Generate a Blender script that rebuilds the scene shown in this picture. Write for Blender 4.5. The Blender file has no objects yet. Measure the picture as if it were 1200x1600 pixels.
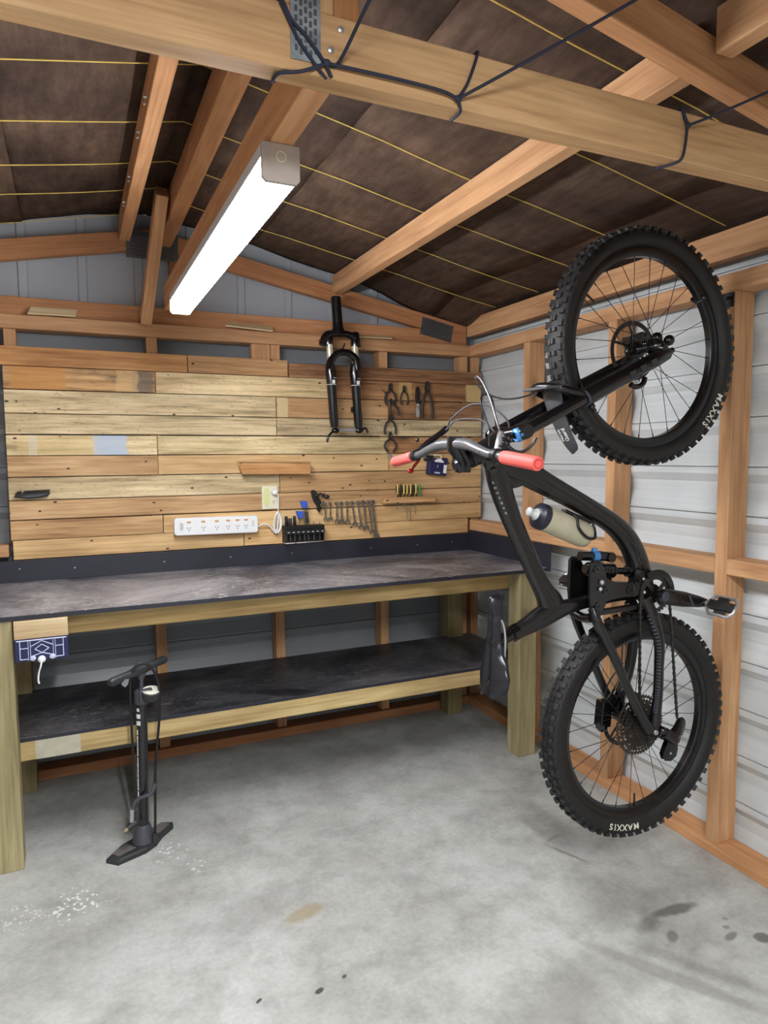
import bpy, bmesh, math, random
from math import sin, cos, pi, sqrt, atan2, radians
from mathutils import Vector, Matrix, Quaternion

random.seed(11)
V = Vector
SC = bpy.context.scene
COL = SC.collection

# ------------------------------------------------------------------ camera, light, exposure
cam_d = bpy.data.cameras.new('camera')
cam = bpy.data.objects.new('camera', cam_d)
COL.objects.link(cam)
SC.camera = cam
cam_d.sensor_fit = 'VERTICAL'
cam_d.sensor_height = 32.0
cam_d.lens = 1069.5 / 1600 * 32.0
cam_d.clip_start = 0.02
_R = V((0.91018273, -0.41415579, -0.00650985))
_D = V((-0.04025007, -0.07279295, -0.99653455))
_F = V((0.41224668, 0.90729056, -0.08292469))
cm = Matrix((_R, -_D, -_F)).transposed().to_4x4()
cm.translation = V((-1.9835, -3.2277, 1.40))
cam.matrix_world = cm

world = bpy.data.worlds.new('world')
SC.world = world
world.use_nodes = True
wn = world.node_tree
wn.nodes['Background'].inputs[0].default_value = (0.92, 0.96, 1.0, 1)
wn.nodes['Background'].inputs[1].default_value = 0.38

# daylight portal in the open garage doorway behind the camera
pd = bpy.data.lights.new('doorway_daylight', 'AREA')
pd.shape = 'RECTANGLE'; pd.size = 2.9; pd.size_y = 2.1
pd.cycles.is_portal = True
po = bpy.data.objects.new('doorway_daylight', pd)
COL.objects.link(po)
po.location = (-1.6, -5.25, 1.05)
po.rotation_euler = (radians(90), 0, 0)

SC.view_settings.view_transform = 'Standard'
SC.view_settings.look = 'None'
SC.view_settings.exposure = 1.05
SC.view_settings.gamma = 1.0
SC.view_settings.use_curve_mapping = False
LAMP_STRENGTH = 42.0
# the garage's second strip light, on the ceiling above and behind the camera
l2 = bpy.data.lights.new('rear_strip_light', 'AREA'); l2.shape = 'RECTANGLE'; l2.size = 1.3; l2.size_y = 0.08; l2.energy = 44.0; l2.color = (0.96, 0.98, 1.0)
l2o = bpy.data.objects.new('rear_strip_light', l2); COL.objects.link(l2o)
l2o.location = (-1.75, -3.75, 2.18); l2o.rotation_euler = (0, 0, radians(90))

# ------------------------------------------------------------------ helpers
def srgb(r, g, b):
    def f(c):
        c /= 255.0
        return c / 12.92 if c <= 0.04045 else ((c + 0.055) / 1.055) ** 2.4
    return (f(r), f(g), f(b), 1.0)

class MB:
    """collects geometry in world coordinates, links it as ONE mesh object"""
    def __init__(s):
        s.v = []; s.f = []
    def add(s, vs, fs):
        n = len(s.v)
        s.v += [V(p) for p in vs]
        s.f += [tuple(i + n for i in f) for f in fs]
        return s
    def hexa(s, p):   # 8 corner points: bottom loop 0-3, top loop 4-7
        return s.add(p, [(3, 2, 1, 0), (4, 5, 6, 7), (0, 1, 5, 4), (1, 2, 6, 5), (2, 3, 7, 6), (3, 0, 4, 7)])
    def box(s, x0, x1, y0, y1, z0, z1):
        return s.hexa([(x0, y0, z0), (x1, y0, z0), (x1, y1, z0), (x0, y1, z0), (x0, y0, z1), (x1, y0, z1), (x1, y1, z1), (x0, y1, z1)])
    def obox(s, c, ax, ay, az, hx, hy, hz):
        c = V(c); ax = V(ax).normalized(); ay = V(ay).normalized(); az = V(az).normalized()
        P = []
        for k in (-1, 1):
            for i, j in ((-1, -1), (1, -1), (1, 1), (-1, 1)):
                P.append(c + ax * hx * i + ay * hy * j + az * hz * k)
        return s.hexa(P)
    def bar(s, p0, p1, w, h, up=(0, 0, 1)):
        p0 = V(p0); p1 = V(p1); d = (p1 - p0); L = d.length; d.normalize()
        side = d.cross(V(up))
        if side.length < 1e-4: side = d.cross(V((0, 1, 0)))
        side.normalize(); u = side.cross(d).normalized()
        return s.obox((p0 + p1) / 2, d, side, u, L / 2, w / 2, h / 2)
    def tube(s, pts, r, seg=8, closed=False, cap=True, flat=None):
        pts = [V(p) for p in pts]
        n = len(pts)
        if not hasattr(r, '__len__'): r = [r] * n
        T = []
        for i in range(n):
            a = pts[(i - 1) % n] if (closed or i > 0) else pts[i]
            b = pts[(i + 1) % n] if (closed or i < n - 1) else pts[i]
            T.append((b - a).normalized())
        ref = V((0, 0, 1)) if abs(T[0].z) < 0.9 else V((1, 0, 0))
        N = T[0].cross(ref).normalized()
        rings = []
        for i in range(n):
            N = (N - T[i] * N.dot(T[i])).normalized()
            B = T[i].cross(N)
            rings.append([pts[i] + (N * cos(2 * pi * k / seg) + B * sin(2 * pi * k / seg)) * r[i] for k in range(seg)])
        vs = [p for R in rings for p in R]
        fs = []
        for i in range(n if closed else n - 1):
            j = (i + 1) % n
            for k in range(seg):
                l = (k + 1) % seg
                fs.append((i * seg + k, i * seg + l, j * seg + l, j * seg + k))
        if cap and not closed:
            fs.append(tuple(range(seg))[::-1]); fs.append(tuple(range((n - 1) * seg, n * seg)))
        return s.add(vs, fs)
    def cyl(s, p0, p1, r0, r1=None, seg=16):
        return s.tube([p0, p1], [r0, r0 if r1 is None else r1], seg)
    def lathe(s, c, axis, prof, seg=24):   # prof: (radius, height along axis)
        c = V(c); a = V(axis).normalized()
        ref = V((0, 0, 1)) if abs(a.z) < 0.9 else V((1, 0, 0))
        N = a.cross(ref).normalized(); B = a.cross(N)
        vs = []; fs = []
        for r, h in prof:
            for k in range(seg):
                vs.append(c + a * h + (N * cos(2 * pi * k / seg) + B * sin(2 * pi * k / seg)) * r)
        m = len(prof)
        for i in range(m - 1):
            for k in range(seg):
                l = (k + 1) % seg
                fs.append((i * seg + k, i * seg + l, (i + 1) * seg + l, (i + 1) * seg + k))
        fs.append(tuple(range(seg))[::-1]); fs.append(tuple(range((m - 1) * seg, m * seg)))
        return s.add(vs, fs)
    def ring(s, c, axis, prof, seg=48):   # closed profile revolved (torus like)
        c = V(c); a = V(axis).normalized()
        ref = V((0, 0, 1)) if abs(a.z) < 0.9 else V((1, 0, 0))
        N = a.cross(ref).normalized(); B = a.cross(N)
        m = len(prof); vs = []; fs = []
        for k in range(seg):
            d = N * cos(2 * pi * k / seg) + B * sin(2 * pi * k / seg)
            for r, h in prof: vs.append(c + a * h + d * r)
        for k in range(seg):
            l = (k + 1) % seg
            for i in range(m):
                j = (i + 1) % m
                fs.append((k * m + i, l * m + i, l * m + j, k * m + j))
        return s.add(vs, fs)
    def ball(s, c, r, seg=12, sc=(1, 1, 1)):
        c = V(c); vs = []; fs = []; nr = seg // 2
        for i in range(nr + 1):
            th = pi * i / nr
            for k in range(seg):
                ph = 2 * pi * k / seg
                vs.append(c + V((sin(th) * cos(ph) * r * sc[0], sin(th) * sin(ph) * r * sc[1], cos(th) * r * sc[2])))
        for i in range(nr):
            for k in range(seg):
                l = (k + 1) % seg
                fs.append((i * seg + k, (i + 1) * seg + k, (i + 1) * seg + l, i * seg + l))
        return s.add(vs, fs)
    def prism(s, poly, d0, d1, axis='y'):   # poly in (x,z) extruded along y, or (x,y) along z
        n = len(poly); vs = []
        for d in (d0, d1):
            for a, b in poly:
                vs.append((a, d, b) if axis == 'y' else ((a, b, d) if axis == 'z' else (d, a, b)))
        fs = [tuple(range(n)), tuple(range(n, 2 * n))[::-1]]
        for i in range(n):
            j = (i + 1) % n
            fs.append((i, i + n, j + n, j))
        return s.add(vs, fs)
    def sweep(s, path, dirs=(0, 1, 0), seg=16, p=2.4):
        """path: list of (point, in-plane half width, depth half width); section is a superellipse"""
        n = len(path); Y = V(dirs).normalized(); rings = []
        pts = [V(a[0]) for a in path]
        for i in range(n):
            a = pts[max(0, i - 1)]; b = pts[min(n - 1, i + 1)]
            t = (b - a).normalized(); nn = t.cross(Y).normalized()
            R = []
            for k in range(seg):
                an = 2 * pi * k / seg; ca = cos(an); sa = sin(an)
                R.append(pts[i] + nn * path[i][1] * math.copysign(abs(ca) ** (2 / p), ca) + Y * path[i][2] * math.copysign(abs(sa) ** (2 / p), sa))
            rings.append(R)
        vs = [q for R in rings for q in R]; fs = []
        for i in range(n - 1):
            for k in range(seg):
                l = (k + 1) % seg
                fs.append((i * seg + k, i * seg + l, (i + 1) * seg + l, (i + 1) * seg + k))
        fs.append(tuple(range(seg))[::-1]); fs.append(tuple(range((n - 1) * seg, n * seg)))
        return s.add(vs, fs)
    def build(s, name, mat, parent=None, smooth=None, bevel=0.0, origin=None):
        o_ = V(origin) if origin is not None else (V((0, 0, 0)) if parent is None else V(parent.get('_o', (0, 0, 0))))
        me = bpy.data.meshes.new(name)
        me.from_pydata([tuple(p - o_) for p in s.v], [], s.f)
        bm = bmesh.new(); bm.from_mesh(me)
        bmesh.ops.recalc_face_normals(bm, faces=bm.faces)
        bm.to_mesh(me); bm.free()
        if smooth is not None:
            for p in me.polygons: p.use_smooth = True
            me.set_sharp_from_angle(angle=radians(smooth))
        me.materials.append(mat)
        o = bpy.data.objects.new(name, me)
        COL.objects.link(o)
        o['_o'] = tuple(o_)
        if parent is not None:
            po_ = V(parent.get('_o', (0, 0, 0)))
            o.parent = parent
            o.location = o_ - po_
        else:
            o.location = o_
        if bevel:
            md = o.modifiers.new('bevel', 'BEVEL'); md.width = bevel; md.segments = 2; md.limit_method = 'ANGLE'; md.angle_limit = radians(40)
        return o

def thing(name, label, cat, loc=(0, 0, 0), group=None):
    o = bpy.data.objects.new(name, None); COL.objects.link(o)
    o.location = loc; o['_o'] = tuple(loc); o.empty_display_size = 0.05
    o['label'] = label; o['category'] = cat
    if group: o['group'] = group
    return o
def tag(o, label, cat, group=None):
    o['label'] = label; o['category'] = cat
    if group: o['group'] = group
    return o
def struct(name, label=None, loc=(0, 0, 0)):
    o = bpy.data.objects.new(name, None); COL.objects.link(o)
    o.location = loc; o['_o'] = tuple(loc); o['kind'] = 'structure'
    if label: o['label'] = label
    return o

def spline(pts, n=8):
    pts = [V(p) for p in pts]; out = []
    P = [pts[0] * 2 - pts[1]] + pts + [pts[-1] * 2 - pts[-2]]
    for i in range(1, len(P) - 2):
        for k in range(n):
            t = k / n
            a, b, c, d = P[i - 1], P[i], P[i + 1], P[i + 2]
            out.append(0.5 * ((2 * b) + (c - a) * t + (2 * a - 5 * b + 4 * c - d) * t * t + (3 * b - a - 3 * c + d) * t ** 3))
    out.append(pts[-1]); return out
def spline_w(path, n=6):   # path of (x,z,halfw,halfd) -> dense
    p3 = spline([V((a[0], a[1], 0)) for a in path], n)
    w3 = spline([V((a[2], a[3], 0)) for a in path], n)
    return [((p.x, p.y), w.x, w.y) for p, w in zip(p3, w3)]

# ------------------------------------------------------------------ materials
def new_mat(name):
    m = bpy.data.materials.new(name); m.use_nodes = True
    nt = m.node_tree; b = nt.nodes['Principled BSDF']
    return m, nt, b
def N(nt, t, **k):
    n = nt.nodes.new(t)
    for a, b in k.items(): setattr(n, a, b)
    return n
def coords(nt, scale=(1, 1, 1), rnd=True):
    tc = N(nt, 'ShaderNodeTexCoord')
    mp = N(nt, 'ShaderNodeMapping'); mp.inputs['Scale'].default_value = scale
    if rnd:
        oi = N(nt, 'ShaderNodeObjectInfo')
        mul = N(nt, 'ShaderNodeMath', operation='MULTIPLY'); mul.inputs[1].default_value = 37.0
        nt.links.new(oi.outputs['Random'], mul.inputs[0])
        add = N(nt, 'ShaderNodeVectorMath', operation='ADD')
        nt.links.new(tc.outputs['Object'], add.inputs[0]); nt.links.new(mul.outputs[0], add.inputs[1])
        nt.links.new(add.outputs[0], mp.inputs['Vector'])
    else:
        nt.links.new(tc.outputs['Object'], mp.inputs['Vector'])
    return mp.outputs[0]
def noise(nt, vec, scale, detail=4, rough=0.6, dist=0.0):
    n = N(nt, 'ShaderNodeTexNoise'); n.inputs['Scale'].default_value = scale
    n.inputs['Detail'].default_value = detail; n.inputs['Roughness'].default_value = rough
    n.inputs['Distortion'].default_value = dist
    nt.links.new(vec, n.inputs['Vector']); return n.outputs[0]
def ramp(nt, fac, stops, mode='LINEAR'):
    r = N(nt, 'ShaderNodeValToRGB'); r.color_ramp.interpolation = mode
    while len(r.color_ramp.elements) < len(stops): r.color_ramp.elements.new(0.5)
    for e, (p, c) in zip(r.color_ramp.elements, stops):
        e.position = p; e.color = c if len(c) == 4 else (*c, 1)
    nt.links.new(fac, r.inputs[0]); return r.outputs[0]
def mix(nt, fac, a, b, mode='MIX'):
    m = N(nt, 'ShaderNodeMix', data_type='RGBA', blend_type=mode)
    for sock, val in ((m.inputs[0], fac), (m.inputs[6], a), (m.inputs[7], b)):
        if hasattr(val, 'links'): nt.links.new(val, sock)
        else: sock.default_value = val
    return m.outputs[2]
def math_(nt, op, a, b=None, clamp=False):
    m = N(nt, 'ShaderNodeMath', operation=op, use_clamp=clamp)
    for sock, val in ((m.inputs[0], a), (m.inputs[1], b)):
        if val is None: continue
        if hasattr(val, 'links'): nt.links.new(val, sock)
        else: sock.default_value = val
    return m.outputs[0]
def bump(nt, b, h, strength=0.3, dist=0.002):
    n = N(nt, 'ShaderNodeBump'); n.inputs['Strength'].default_value = strength; n.inputs['Distance'].default_value = dist
    nt.links.new(h, n.inputs['Height']); nt.links.new(n.outputs[0], b.inputs['Normal'])

def plain(name, col, rough=0.5, metal=0.0, spec=0.5, var=0.0, scale=30, coat=0.0):
    m, nt, b = new_mat(name)
    v = coords(nt)
    n = noise(nt, v, scale, 3)
    lo = tuple(c * (1 - var) for c in col[:3]) + (1,); hi = tuple(min(1, c * (1 + var)) for c in col[:3]) + (1,)
    c = ramp(nt, n, [(0.3, lo), (0.7, hi)])
    nt.links.new(c, b.inputs['Base Color'])
    rr = ramp(nt, n, [(0.3, (rough * 0.85,) * 3), (0.7, (min(1, rough * 1.15),) * 3)])
    nt.links.new(rr, b.inputs['Roughness'])
    b.inputs['Metallic'].default_value = metal; b.inputs['Specular IOR Level'].default_value = spec
    b.inputs['Coat Weight'].default_value = coat
    return m

def wood(name, lo, mid, hi, rough=0.65, knots=0.5, stain=0.0, stain_col=(0.03, 0.02, 0.015, 1), holes=0.0, grain=1.0, spk=0.0):
    """timber with its length along local x"""
    m, nt, b = new_mat(name)
    v = coords(nt)
    g1 = noise(nt, _scaled(nt, v, (0.9, 14, 14)), 2.2, 5, 0.62, 0.6)
    g2 = noise(nt, _scaled(nt, v, (2.5, 70, 70)), 1.6, 3, 0.6)
    big = noise(nt, _scaled(nt, v, (1.2, 3, 3)), 1.5, 3)
    f = math_(nt, 'ADD', math_(nt, 'MULTIPLY', g1, 0.62), math_(nt, 'MULTIPLY', g2, 0.38))
    c = ramp(nt, f, [(0.5 - 0.16 / grain, lo), (0.5, mid), (0.5 + 0.15 / grain, hi)])
    c = mix(nt, math_(nt, 'MULTIPLY', math_(nt, 'SUBTRACT', big, 0.42, True), 1.3, True), c, mid, 'MULTIPLY') if False else c
    dk = ramp(nt, big, [(0.35, (0.78, 0.74, 0.70, 1)), (0.6, (1.06, 1.04, 1.02, 1))])
    c = mix(nt, 1.0, c, dk, 'MULTIPLY')
    if knots:
        vo = N(nt, 'ShaderNodeTexVoronoi'); vo.inputs['Scale'].default_value = 1.0
        nt.links.new(_scaled(nt, v, (2.0, 6.5, 6.5)), vo.inputs['Vector'])
        kn = noise(nt, v, 40, 2)
        dd = math_(nt, 'ADD', vo.outputs['Distance'], math_(nt, 'MULTIPLY', kn, 0.05))
        sep = N(nt, 'ShaderNodeSeparateColor'); nt.links.new(vo.outputs['Color'], sep.inputs[0])
        msk = math_(nt, 'LESS_THAN', sep.outputs[0], knots)
        k = ramp(nt, dd, [(0.06, (1, 1, 1, 1)), (0.15, (0.45, 0.45, 0.45, 1)), (0.24, (0, 0, 0, 1))])
        k = math_(nt, 'MULTIPLY', k, msk)
        c = mix(nt, math_(nt, 'MULTIPLY', k, 0.85), c, tuple(x * 0.28 for x in lo[:3]) + (1,))
    if stain:
        sn = noise(nt, _scaled(nt, v, (2.2, 6, 6)), 1.3, 5, 0.65, 0.3)
        sf = ramp(nt, sn, [(0.52, (0, 0, 0, 1)), (0.66, (1, 1, 1, 1))])
        c = mix(nt, math_(nt, 'MULTIPLY', sf, stain), c, stain_col)
    if spk:
        sp = noise(nt, _scaled(nt, v, (40, 120, 120)), 1.0, 2)
        c = mix(nt, math_(nt, 'MULTIPLY', ramp(nt, sp, [(0.6, (0, 0, 0, 1)), (0.7, (1, 1, 1, 1))]), spk), c, (0.05, 0.04, 0.03, 1))
    if holes:
        vh = N(nt, 'ShaderNodeTexVoronoi'); vh.inputs['Scale'].default_value = 1.0
        nt.links.new(_scaled(nt, v, (13, 0.01, 24)), vh.inputs['Vector'])
        sh = N(nt, 'ShaderNodeSeparateColor'); nt.links.new(vh.outputs['Color'], sh.inputs[0])
        hm = math_(nt, 'MULTIPLY', math_(nt, 'LESS_THAN', vh.outputs['Distance'], 0.10), math_(nt, 'LESS_THAN', sh.outputs[1], holes * 2.4))
        c = mix(nt, math_(nt, 'MULTIPLY', hm, 0.92), c, (0.015, 0.01, 0.008, 1))
    oi = N(nt, 'ShaderNodeObjectInfo')
    c = mix(nt, 1.0, c, oi.outputs['Color'], 'MULTIPLY')
    nt.links.new(c, b.inputs['Base Color'])
    b.inputs['Roughness'].default_value = rough; b.inputs['Specular IOR Level'].default_value = 0.3
    bump(nt, b, f, 0.35, 0.0015)
    return m
def _scaled(nt, v, s):
    mp = N(nt, 'ShaderNodeMapping'); mp.inputs['Scale'].default_value = s
    nt.links.new(v, mp.inputs['Vector']); return mp.outputs[0]

M = {}
M['pine'] = wood('pine_framing', srgb(168, 124, 88), srgb(200, 154, 112), srgb(218, 178, 136), knots=0.30, grain=0.8)
M['pine_tie'] = wood('pine_tie_beam', srgb(176, 138, 98), srgb(206, 166, 120), srgb(222, 186, 142), knots=0.3, grain=0.9)
M['green'] = wood('treated_pine', srgb(134, 126, 92), srgb(164, 154, 116), srgb(184, 174, 136), knots=0.1)
M['rail'] = wood('bench_rail_pine', srgb(164, 140, 96), srgb(194, 172, 124), srgb(212, 194, 148), knots=0.35)
M['pal_cream'] = wood('pallet_cream', srgb(166, 146, 108), srgb(218, 199, 158), srgb(238, 224, 188), knots=0.12, holes=0.13, spk=0.30, stain=0.18, stain_col=srgb(120, 100, 72), grain=1.2)
M['pal_grey'] = wood('pallet_grey', srgb(146, 130, 102), srgb(202, 184, 148), srgb(224, 209, 176), knots=0.10, holes=0.14, spk=0.35, stain=0.22, stain_col=srgb(112, 98, 76), grain=1.2)
M['pal_tan'] = wood('pallet_tan', srgb(160, 124, 88), srgb(198, 162, 118), srgb(216, 184, 142), knots=0.45, holes=0.12, grain=1.1)
M['pal_yellow'] = wood('pallet_yellow', srgb(184, 150, 104), srgb(216, 182, 132), srgb(232, 204, 156), knots=0.25, holes=0.10)
M['pal_brown'] = wood('pallet_brown', srgb(124, 92, 66), srgb(170, 130, 94), srgb(200, 160, 118), knots=0.28, holes=0.12, stain=0.35, stain_col=srgb(64, 42, 32), grain=1.2)
M['pal_orange'] = wood('pallet_orange', srgb(156, 106, 66), srgb(194, 144, 94), srgb(212, 168, 114), knots=0.25, holes=0.10, stain=0.2, stain_col=srgb(86, 52, 30))
M['pal_stained'] = wood('pallet_stained', srgb(150, 112, 74), srgb(200, 158, 108), srgb(218, 184, 134), knots=0.2, holes=0.12, stain=0.85, stain_col=srgb(92, 78, 66), grain=1.2)
M['packer'] = wood('packer_wood', srgb(190, 166, 124), srgb(214, 192, 152), srgb(226, 208, 172), knots=0)

def patched(src, name, patches):
    """a plank with areas of old paint; patches: (x centre, half width, colour) in local x"""
    m = M[src].copy(); m.name = name; nt = m.node_tree
    b = nt.nodes['Principled BSDF']; link = b.inputs['Base Color'].links[0]; c = link.from_socket
    tc = N(nt, 'ShaderNodeTexCoord'); sp = N(nt, 'ShaderNodeSeparateXYZ'); nt.links.new(tc.outputs['Object'], sp.inputs[0])
    nz = noise(nt, tc.outputs['Object'], 22, 4, 0.7)
    for xc, hw, col, amt in patches:
        d = math_(nt, 'ABSOLUTE', math_(nt, 'SUBTRACT', sp.outputs[0], xc))
        d = math_(nt, 'ADD', d, math_(nt, 'MULTIPLY', math_(nt, 'SUBTRACT', nz, 0.5), hw * 0.9))
        f = ramp(nt, math_(nt, 'DIVIDE', d, hw), [(0.85, (1, 1, 1, 1)), (1.0, (0, 0, 0, 1))])
        c = mix(nt, math_(nt, 'MULTIPLY', f, amt), c, col)
    nt.links.new(c, b.inputs['Base Color'])
    return m

def m_clad():
    m, nt, b = new_mat('cladding_steel')
    v = coords(nt, rnd=False)
    n1 = noise(nt, v, 2.2, 4); n2 = noise(nt, _scaled(nt, v, (1, 1, 60)), 1.5, 3)
    c = ramp(nt, n1, [(0.3, srgb(196, 202, 204)), (0.7, srgb(214, 219, 220))])
    st = ramp(nt, n2, [(0.35, (0.93, 0.93, 0.93, 1)), (0.65, (1.02, 1.02, 1.02, 1))])
    nt.links.new(mix(nt, 1, c, st, 'MULTIPLY'), b.inputs['Base Color'])
    b.inputs['Roughness'].default_value = 0.42; b.inputs['Metallic'].default_value = 0.0
    b.inputs['Specular IOR Level'].default_value = 0.5
    bump(nt, b, n2, 0.15, 0.002)
    return m
M['clad'] = m_clad()
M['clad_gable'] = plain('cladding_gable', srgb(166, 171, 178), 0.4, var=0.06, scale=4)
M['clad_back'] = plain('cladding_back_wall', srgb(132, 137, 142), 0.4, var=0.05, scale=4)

def m_underlay():
    m, nt, b = new_mat('roof_underlay_paper')
    v = coords(nt, rnd=True)
    n1 = noise(nt, v, 2.4, 6, 0.65); n2 = noise(nt, _scaled(nt, v, (7, 1.6, 1)), 4.0, 5, 0.7)
    c = ramp(nt, n1, [(0.3, srgb(52, 42, 38)), (0.55, srgb(84, 68, 58)), (0.75, srgb(108, 88, 72))])
    c2 = ramp(nt, n2, [(0.35, (0.68, 0.66, 0.64, 1)), (0.65, (1.12, 1.1, 1.08, 1))])
    nt.links.new(mix(nt, 1, c, c2, 'MULTIPLY'), b.inputs['Base Color'])
    b.inputs['Roughness'].default_value = 0.9; b.inputs['Specular IOR Level'].default_value = 0.08
    bump(nt, b, n2, 0.5, 0.006)
    return m
M['underlay'] = m_underlay()

def m_floor():
    m, nt, b = new_mat('concrete_floor')
    v = coords(nt, rnd=False)
    n1 = noise(nt, v, 1.6, 7, 0.68, 0.3); n2 = noise(nt, v, 9, 6, 0.7); n3 = noise(nt, v, 70, 3, 0.6)
    c = ramp(nt, n1, [(0.28, srgb(152, 151, 146)), (0.5, srgb(182, 183, 178)), (0.7, srgb(200, 202, 198))])
    c = mix(nt, 1, c, ramp(nt, n2, [(0.32, (0.76, 0.76, 0.75, 1)), (0.56, (1.03, 1.03, 1.03, 1))]), 'MULTIPLY')
    c = mix(nt, 1, c, ramp(nt, n3, [(0.3, (0.90, 0.90, 0.90, 1)), (0.65, (1.03, 1.03, 1.03, 1))]), 'MULTIPLY')
    sp = N(nt, 'ShaderNodeSeparateXYZ'); nt.links.new(v, sp.inputs[0])
    wob = noise(nt, v, 14, 4, 0.7)
    def blob(c, x, y, rx, ry, ang, col, amt, soft=0.5, edge=0.7):
        ca, sa = cos(ang), sin(ang)
        dx = math_(nt, 'SUBTRACT', sp.outputs[0], x); dy = math_(nt, 'SUBTRACT', sp.outputs[1], y)
        u = math_(nt, 'DIVIDE', math_(nt, 'ADD', math_(nt, 'MULTIPLY', dx, ca), math_(nt, 'MULTIPLY', dy, sa)), rx)
        w = math_(nt, 'DIVIDE', math_(nt, 'SUBTRACT', math_(nt, 'MULTIPLY', dy, ca), math_(nt, 'MULTIPLY', dx, sa)), ry)
        d = math_(nt, 'SQRT', math_(nt, 'ADD', math_(nt, 'MULTIPLY', u, u), math_(nt, 'MULTIPLY', w, w)))
        d = math_(nt, 'ADD', d, math_(nt, 'MULTIPLY', math_(nt, 'SUBTRACT', wob, 0.5), edge))
        f = ramp(nt, d, [(1 - soft, (1, 1, 1, 1)), (1.0, (0, 0, 0, 1))])
        return mix(nt, math_(nt, 'MULTIPLY', f, amt), c, col)
    D = srgb(96, 93, 88)
    c = blob(c, -0.35, -1.775, 0.10, 0.025, -0.1, D, 0.75, 0.4)
    c = blob(c, -0.47, -1.79, 0.07, 0.035, 0.4, D, 0.6, 0.6)
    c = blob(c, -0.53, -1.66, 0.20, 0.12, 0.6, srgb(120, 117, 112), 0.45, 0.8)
    c = blob(c, -0.45, -1.86, 0.035, 0.02, 0.7, D, 0.6, 0.4)
    c = blob(c, -0.22, -1.972, 0.028, 0.024, 0, D, 0.8, 0.3)
    c = blob(c, -0.295, -1.93, 0.035, 0.014, 0.2, D, 0.65, 0.4)
    c = blob(c, -0.275, -1.897, 0.012, 0.009, 0, D, 0.55, 0.4)
    c = blob(c, -0.245, -1.87, 0.012, 0.009, 0, D, 0.4, 0.4)
    c = blob(c, -0.455, -1.40, 0.12, 0.010, -1.15, D, 0.55, 0.6)
    c = blob(c, -0.44, -1.30, 0.05, 0.012, 0.3, D, 0.35, 0.6)
    c = blob(c, -1.39, -1.31, 0.085, 0.035, 0.25, srgb(158, 142, 108), 0.65, 0.4)
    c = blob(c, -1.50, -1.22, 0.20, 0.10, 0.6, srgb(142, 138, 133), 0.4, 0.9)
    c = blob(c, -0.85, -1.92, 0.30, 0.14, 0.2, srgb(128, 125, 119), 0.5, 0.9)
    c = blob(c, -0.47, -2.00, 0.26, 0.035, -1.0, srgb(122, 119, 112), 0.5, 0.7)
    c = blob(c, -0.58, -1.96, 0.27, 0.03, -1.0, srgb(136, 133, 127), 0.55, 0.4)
    c = blob(c, -0.40, -1.95, 0.05, 0.04, 0, srgb(214, 214, 210), 0.4, 0.8)
    c = blob(c, -1.448, -1.62, 0.016, 0.010, 0.4, srgb(60, 58, 55), 0.9, 0.4)
    c = blob(c, -1.60, -1.585, 0.013, 0.006, 0.6, srgb(50, 48, 46), 0.9, 0.4)
    c = blob(c, -1.37, -1.60, 0.010, 0.007, 0.6, srgb(60, 58, 55), 0.8, 0.4)
    # paint specks left of the pump
    vo = N(nt, 'ShaderNodeTexVoronoi'); vo.inputs['Scale'].default_value = 75; vv = N(nt, 'ShaderNodeVectorMath', operation='ADD'); wv = N(nt, 'ShaderNodeTexNoise'); wv.inputs['Scale'].default_value = 60; nt.links.new(v, wv.inputs['Vector']); ws_ = N(nt, 'ShaderNodeVectorMath', operation='SCALE'); ws_.inputs['Scale'].default_value = 0.022; nt.links.new(wv.outputs['Color'], ws_.inputs[0]); nt.links.new(v, vv.inputs[0]); nt.links.new(ws_.outputs[0], vv.inputs[1]); nt.links.new(vv.outputs[0], vo.inputs['Vector']); vsep = N(nt, 'ShaderNodeSeparateColor'); nt.links.new(vo.outputs['Color'], vsep.inputs[0])
    def specks(c, x, y, r, amt):
        dx = math_(nt, 'SUBTRACT', sp.outputs[0], x); dy = math_(nt, 'SUBTRACT', sp.outputs[1], y)
        d = math_(nt, 'SQRT', math_(nt, 'ADD', math_(nt, 'MULTIPLY', dx, dx), math_(nt, 'MULTIPLY', dy, dy)))
        f = ramp(nt, math_(nt, 'DIVIDE', d, r), [(0.3, (1, 1, 1, 1)), (1.0, (0, 0, 0, 1))])
        g = math_(nt, 'MULTIPLY', math_(nt, 'GREATER_THAN', math_(nt, 'SUBTRACT', math_(nt, 'MULTIPLY', f, 0.48), vo.outputs['Distance']), 0), math_(nt, 'LESS_THAN', vsep.outputs[0], 0.45))
        return mix(nt, math_(nt, 'MULTIPLY', g, amt), c, srgb(232, 232, 228))
    c = specks(c, -2.03, -0.97, 0.13, 0.85); c = specks(c, -1.73, -0.80, 0.10, 0.8); c = specks(c, -2.18, -0.95, 0.12, 0.5)
    c = specks(c, -1.66, -0.92, 0.07, 0.6)
    nt.links.new(c, b.inputs['Base Color'])
    rr = ramp(nt, n2, [(0.3, (0.5,) * 3), (0.7, (0.68,) * 3)]); nt.links.new(rr, b.inputs['Roughness'])
    b.inputs['Specular IOR Level'].default_value = 0.35
    bump(nt, b, n3, 0.12, 0.002)
    return m
M['floor'] = m_floor()

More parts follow.
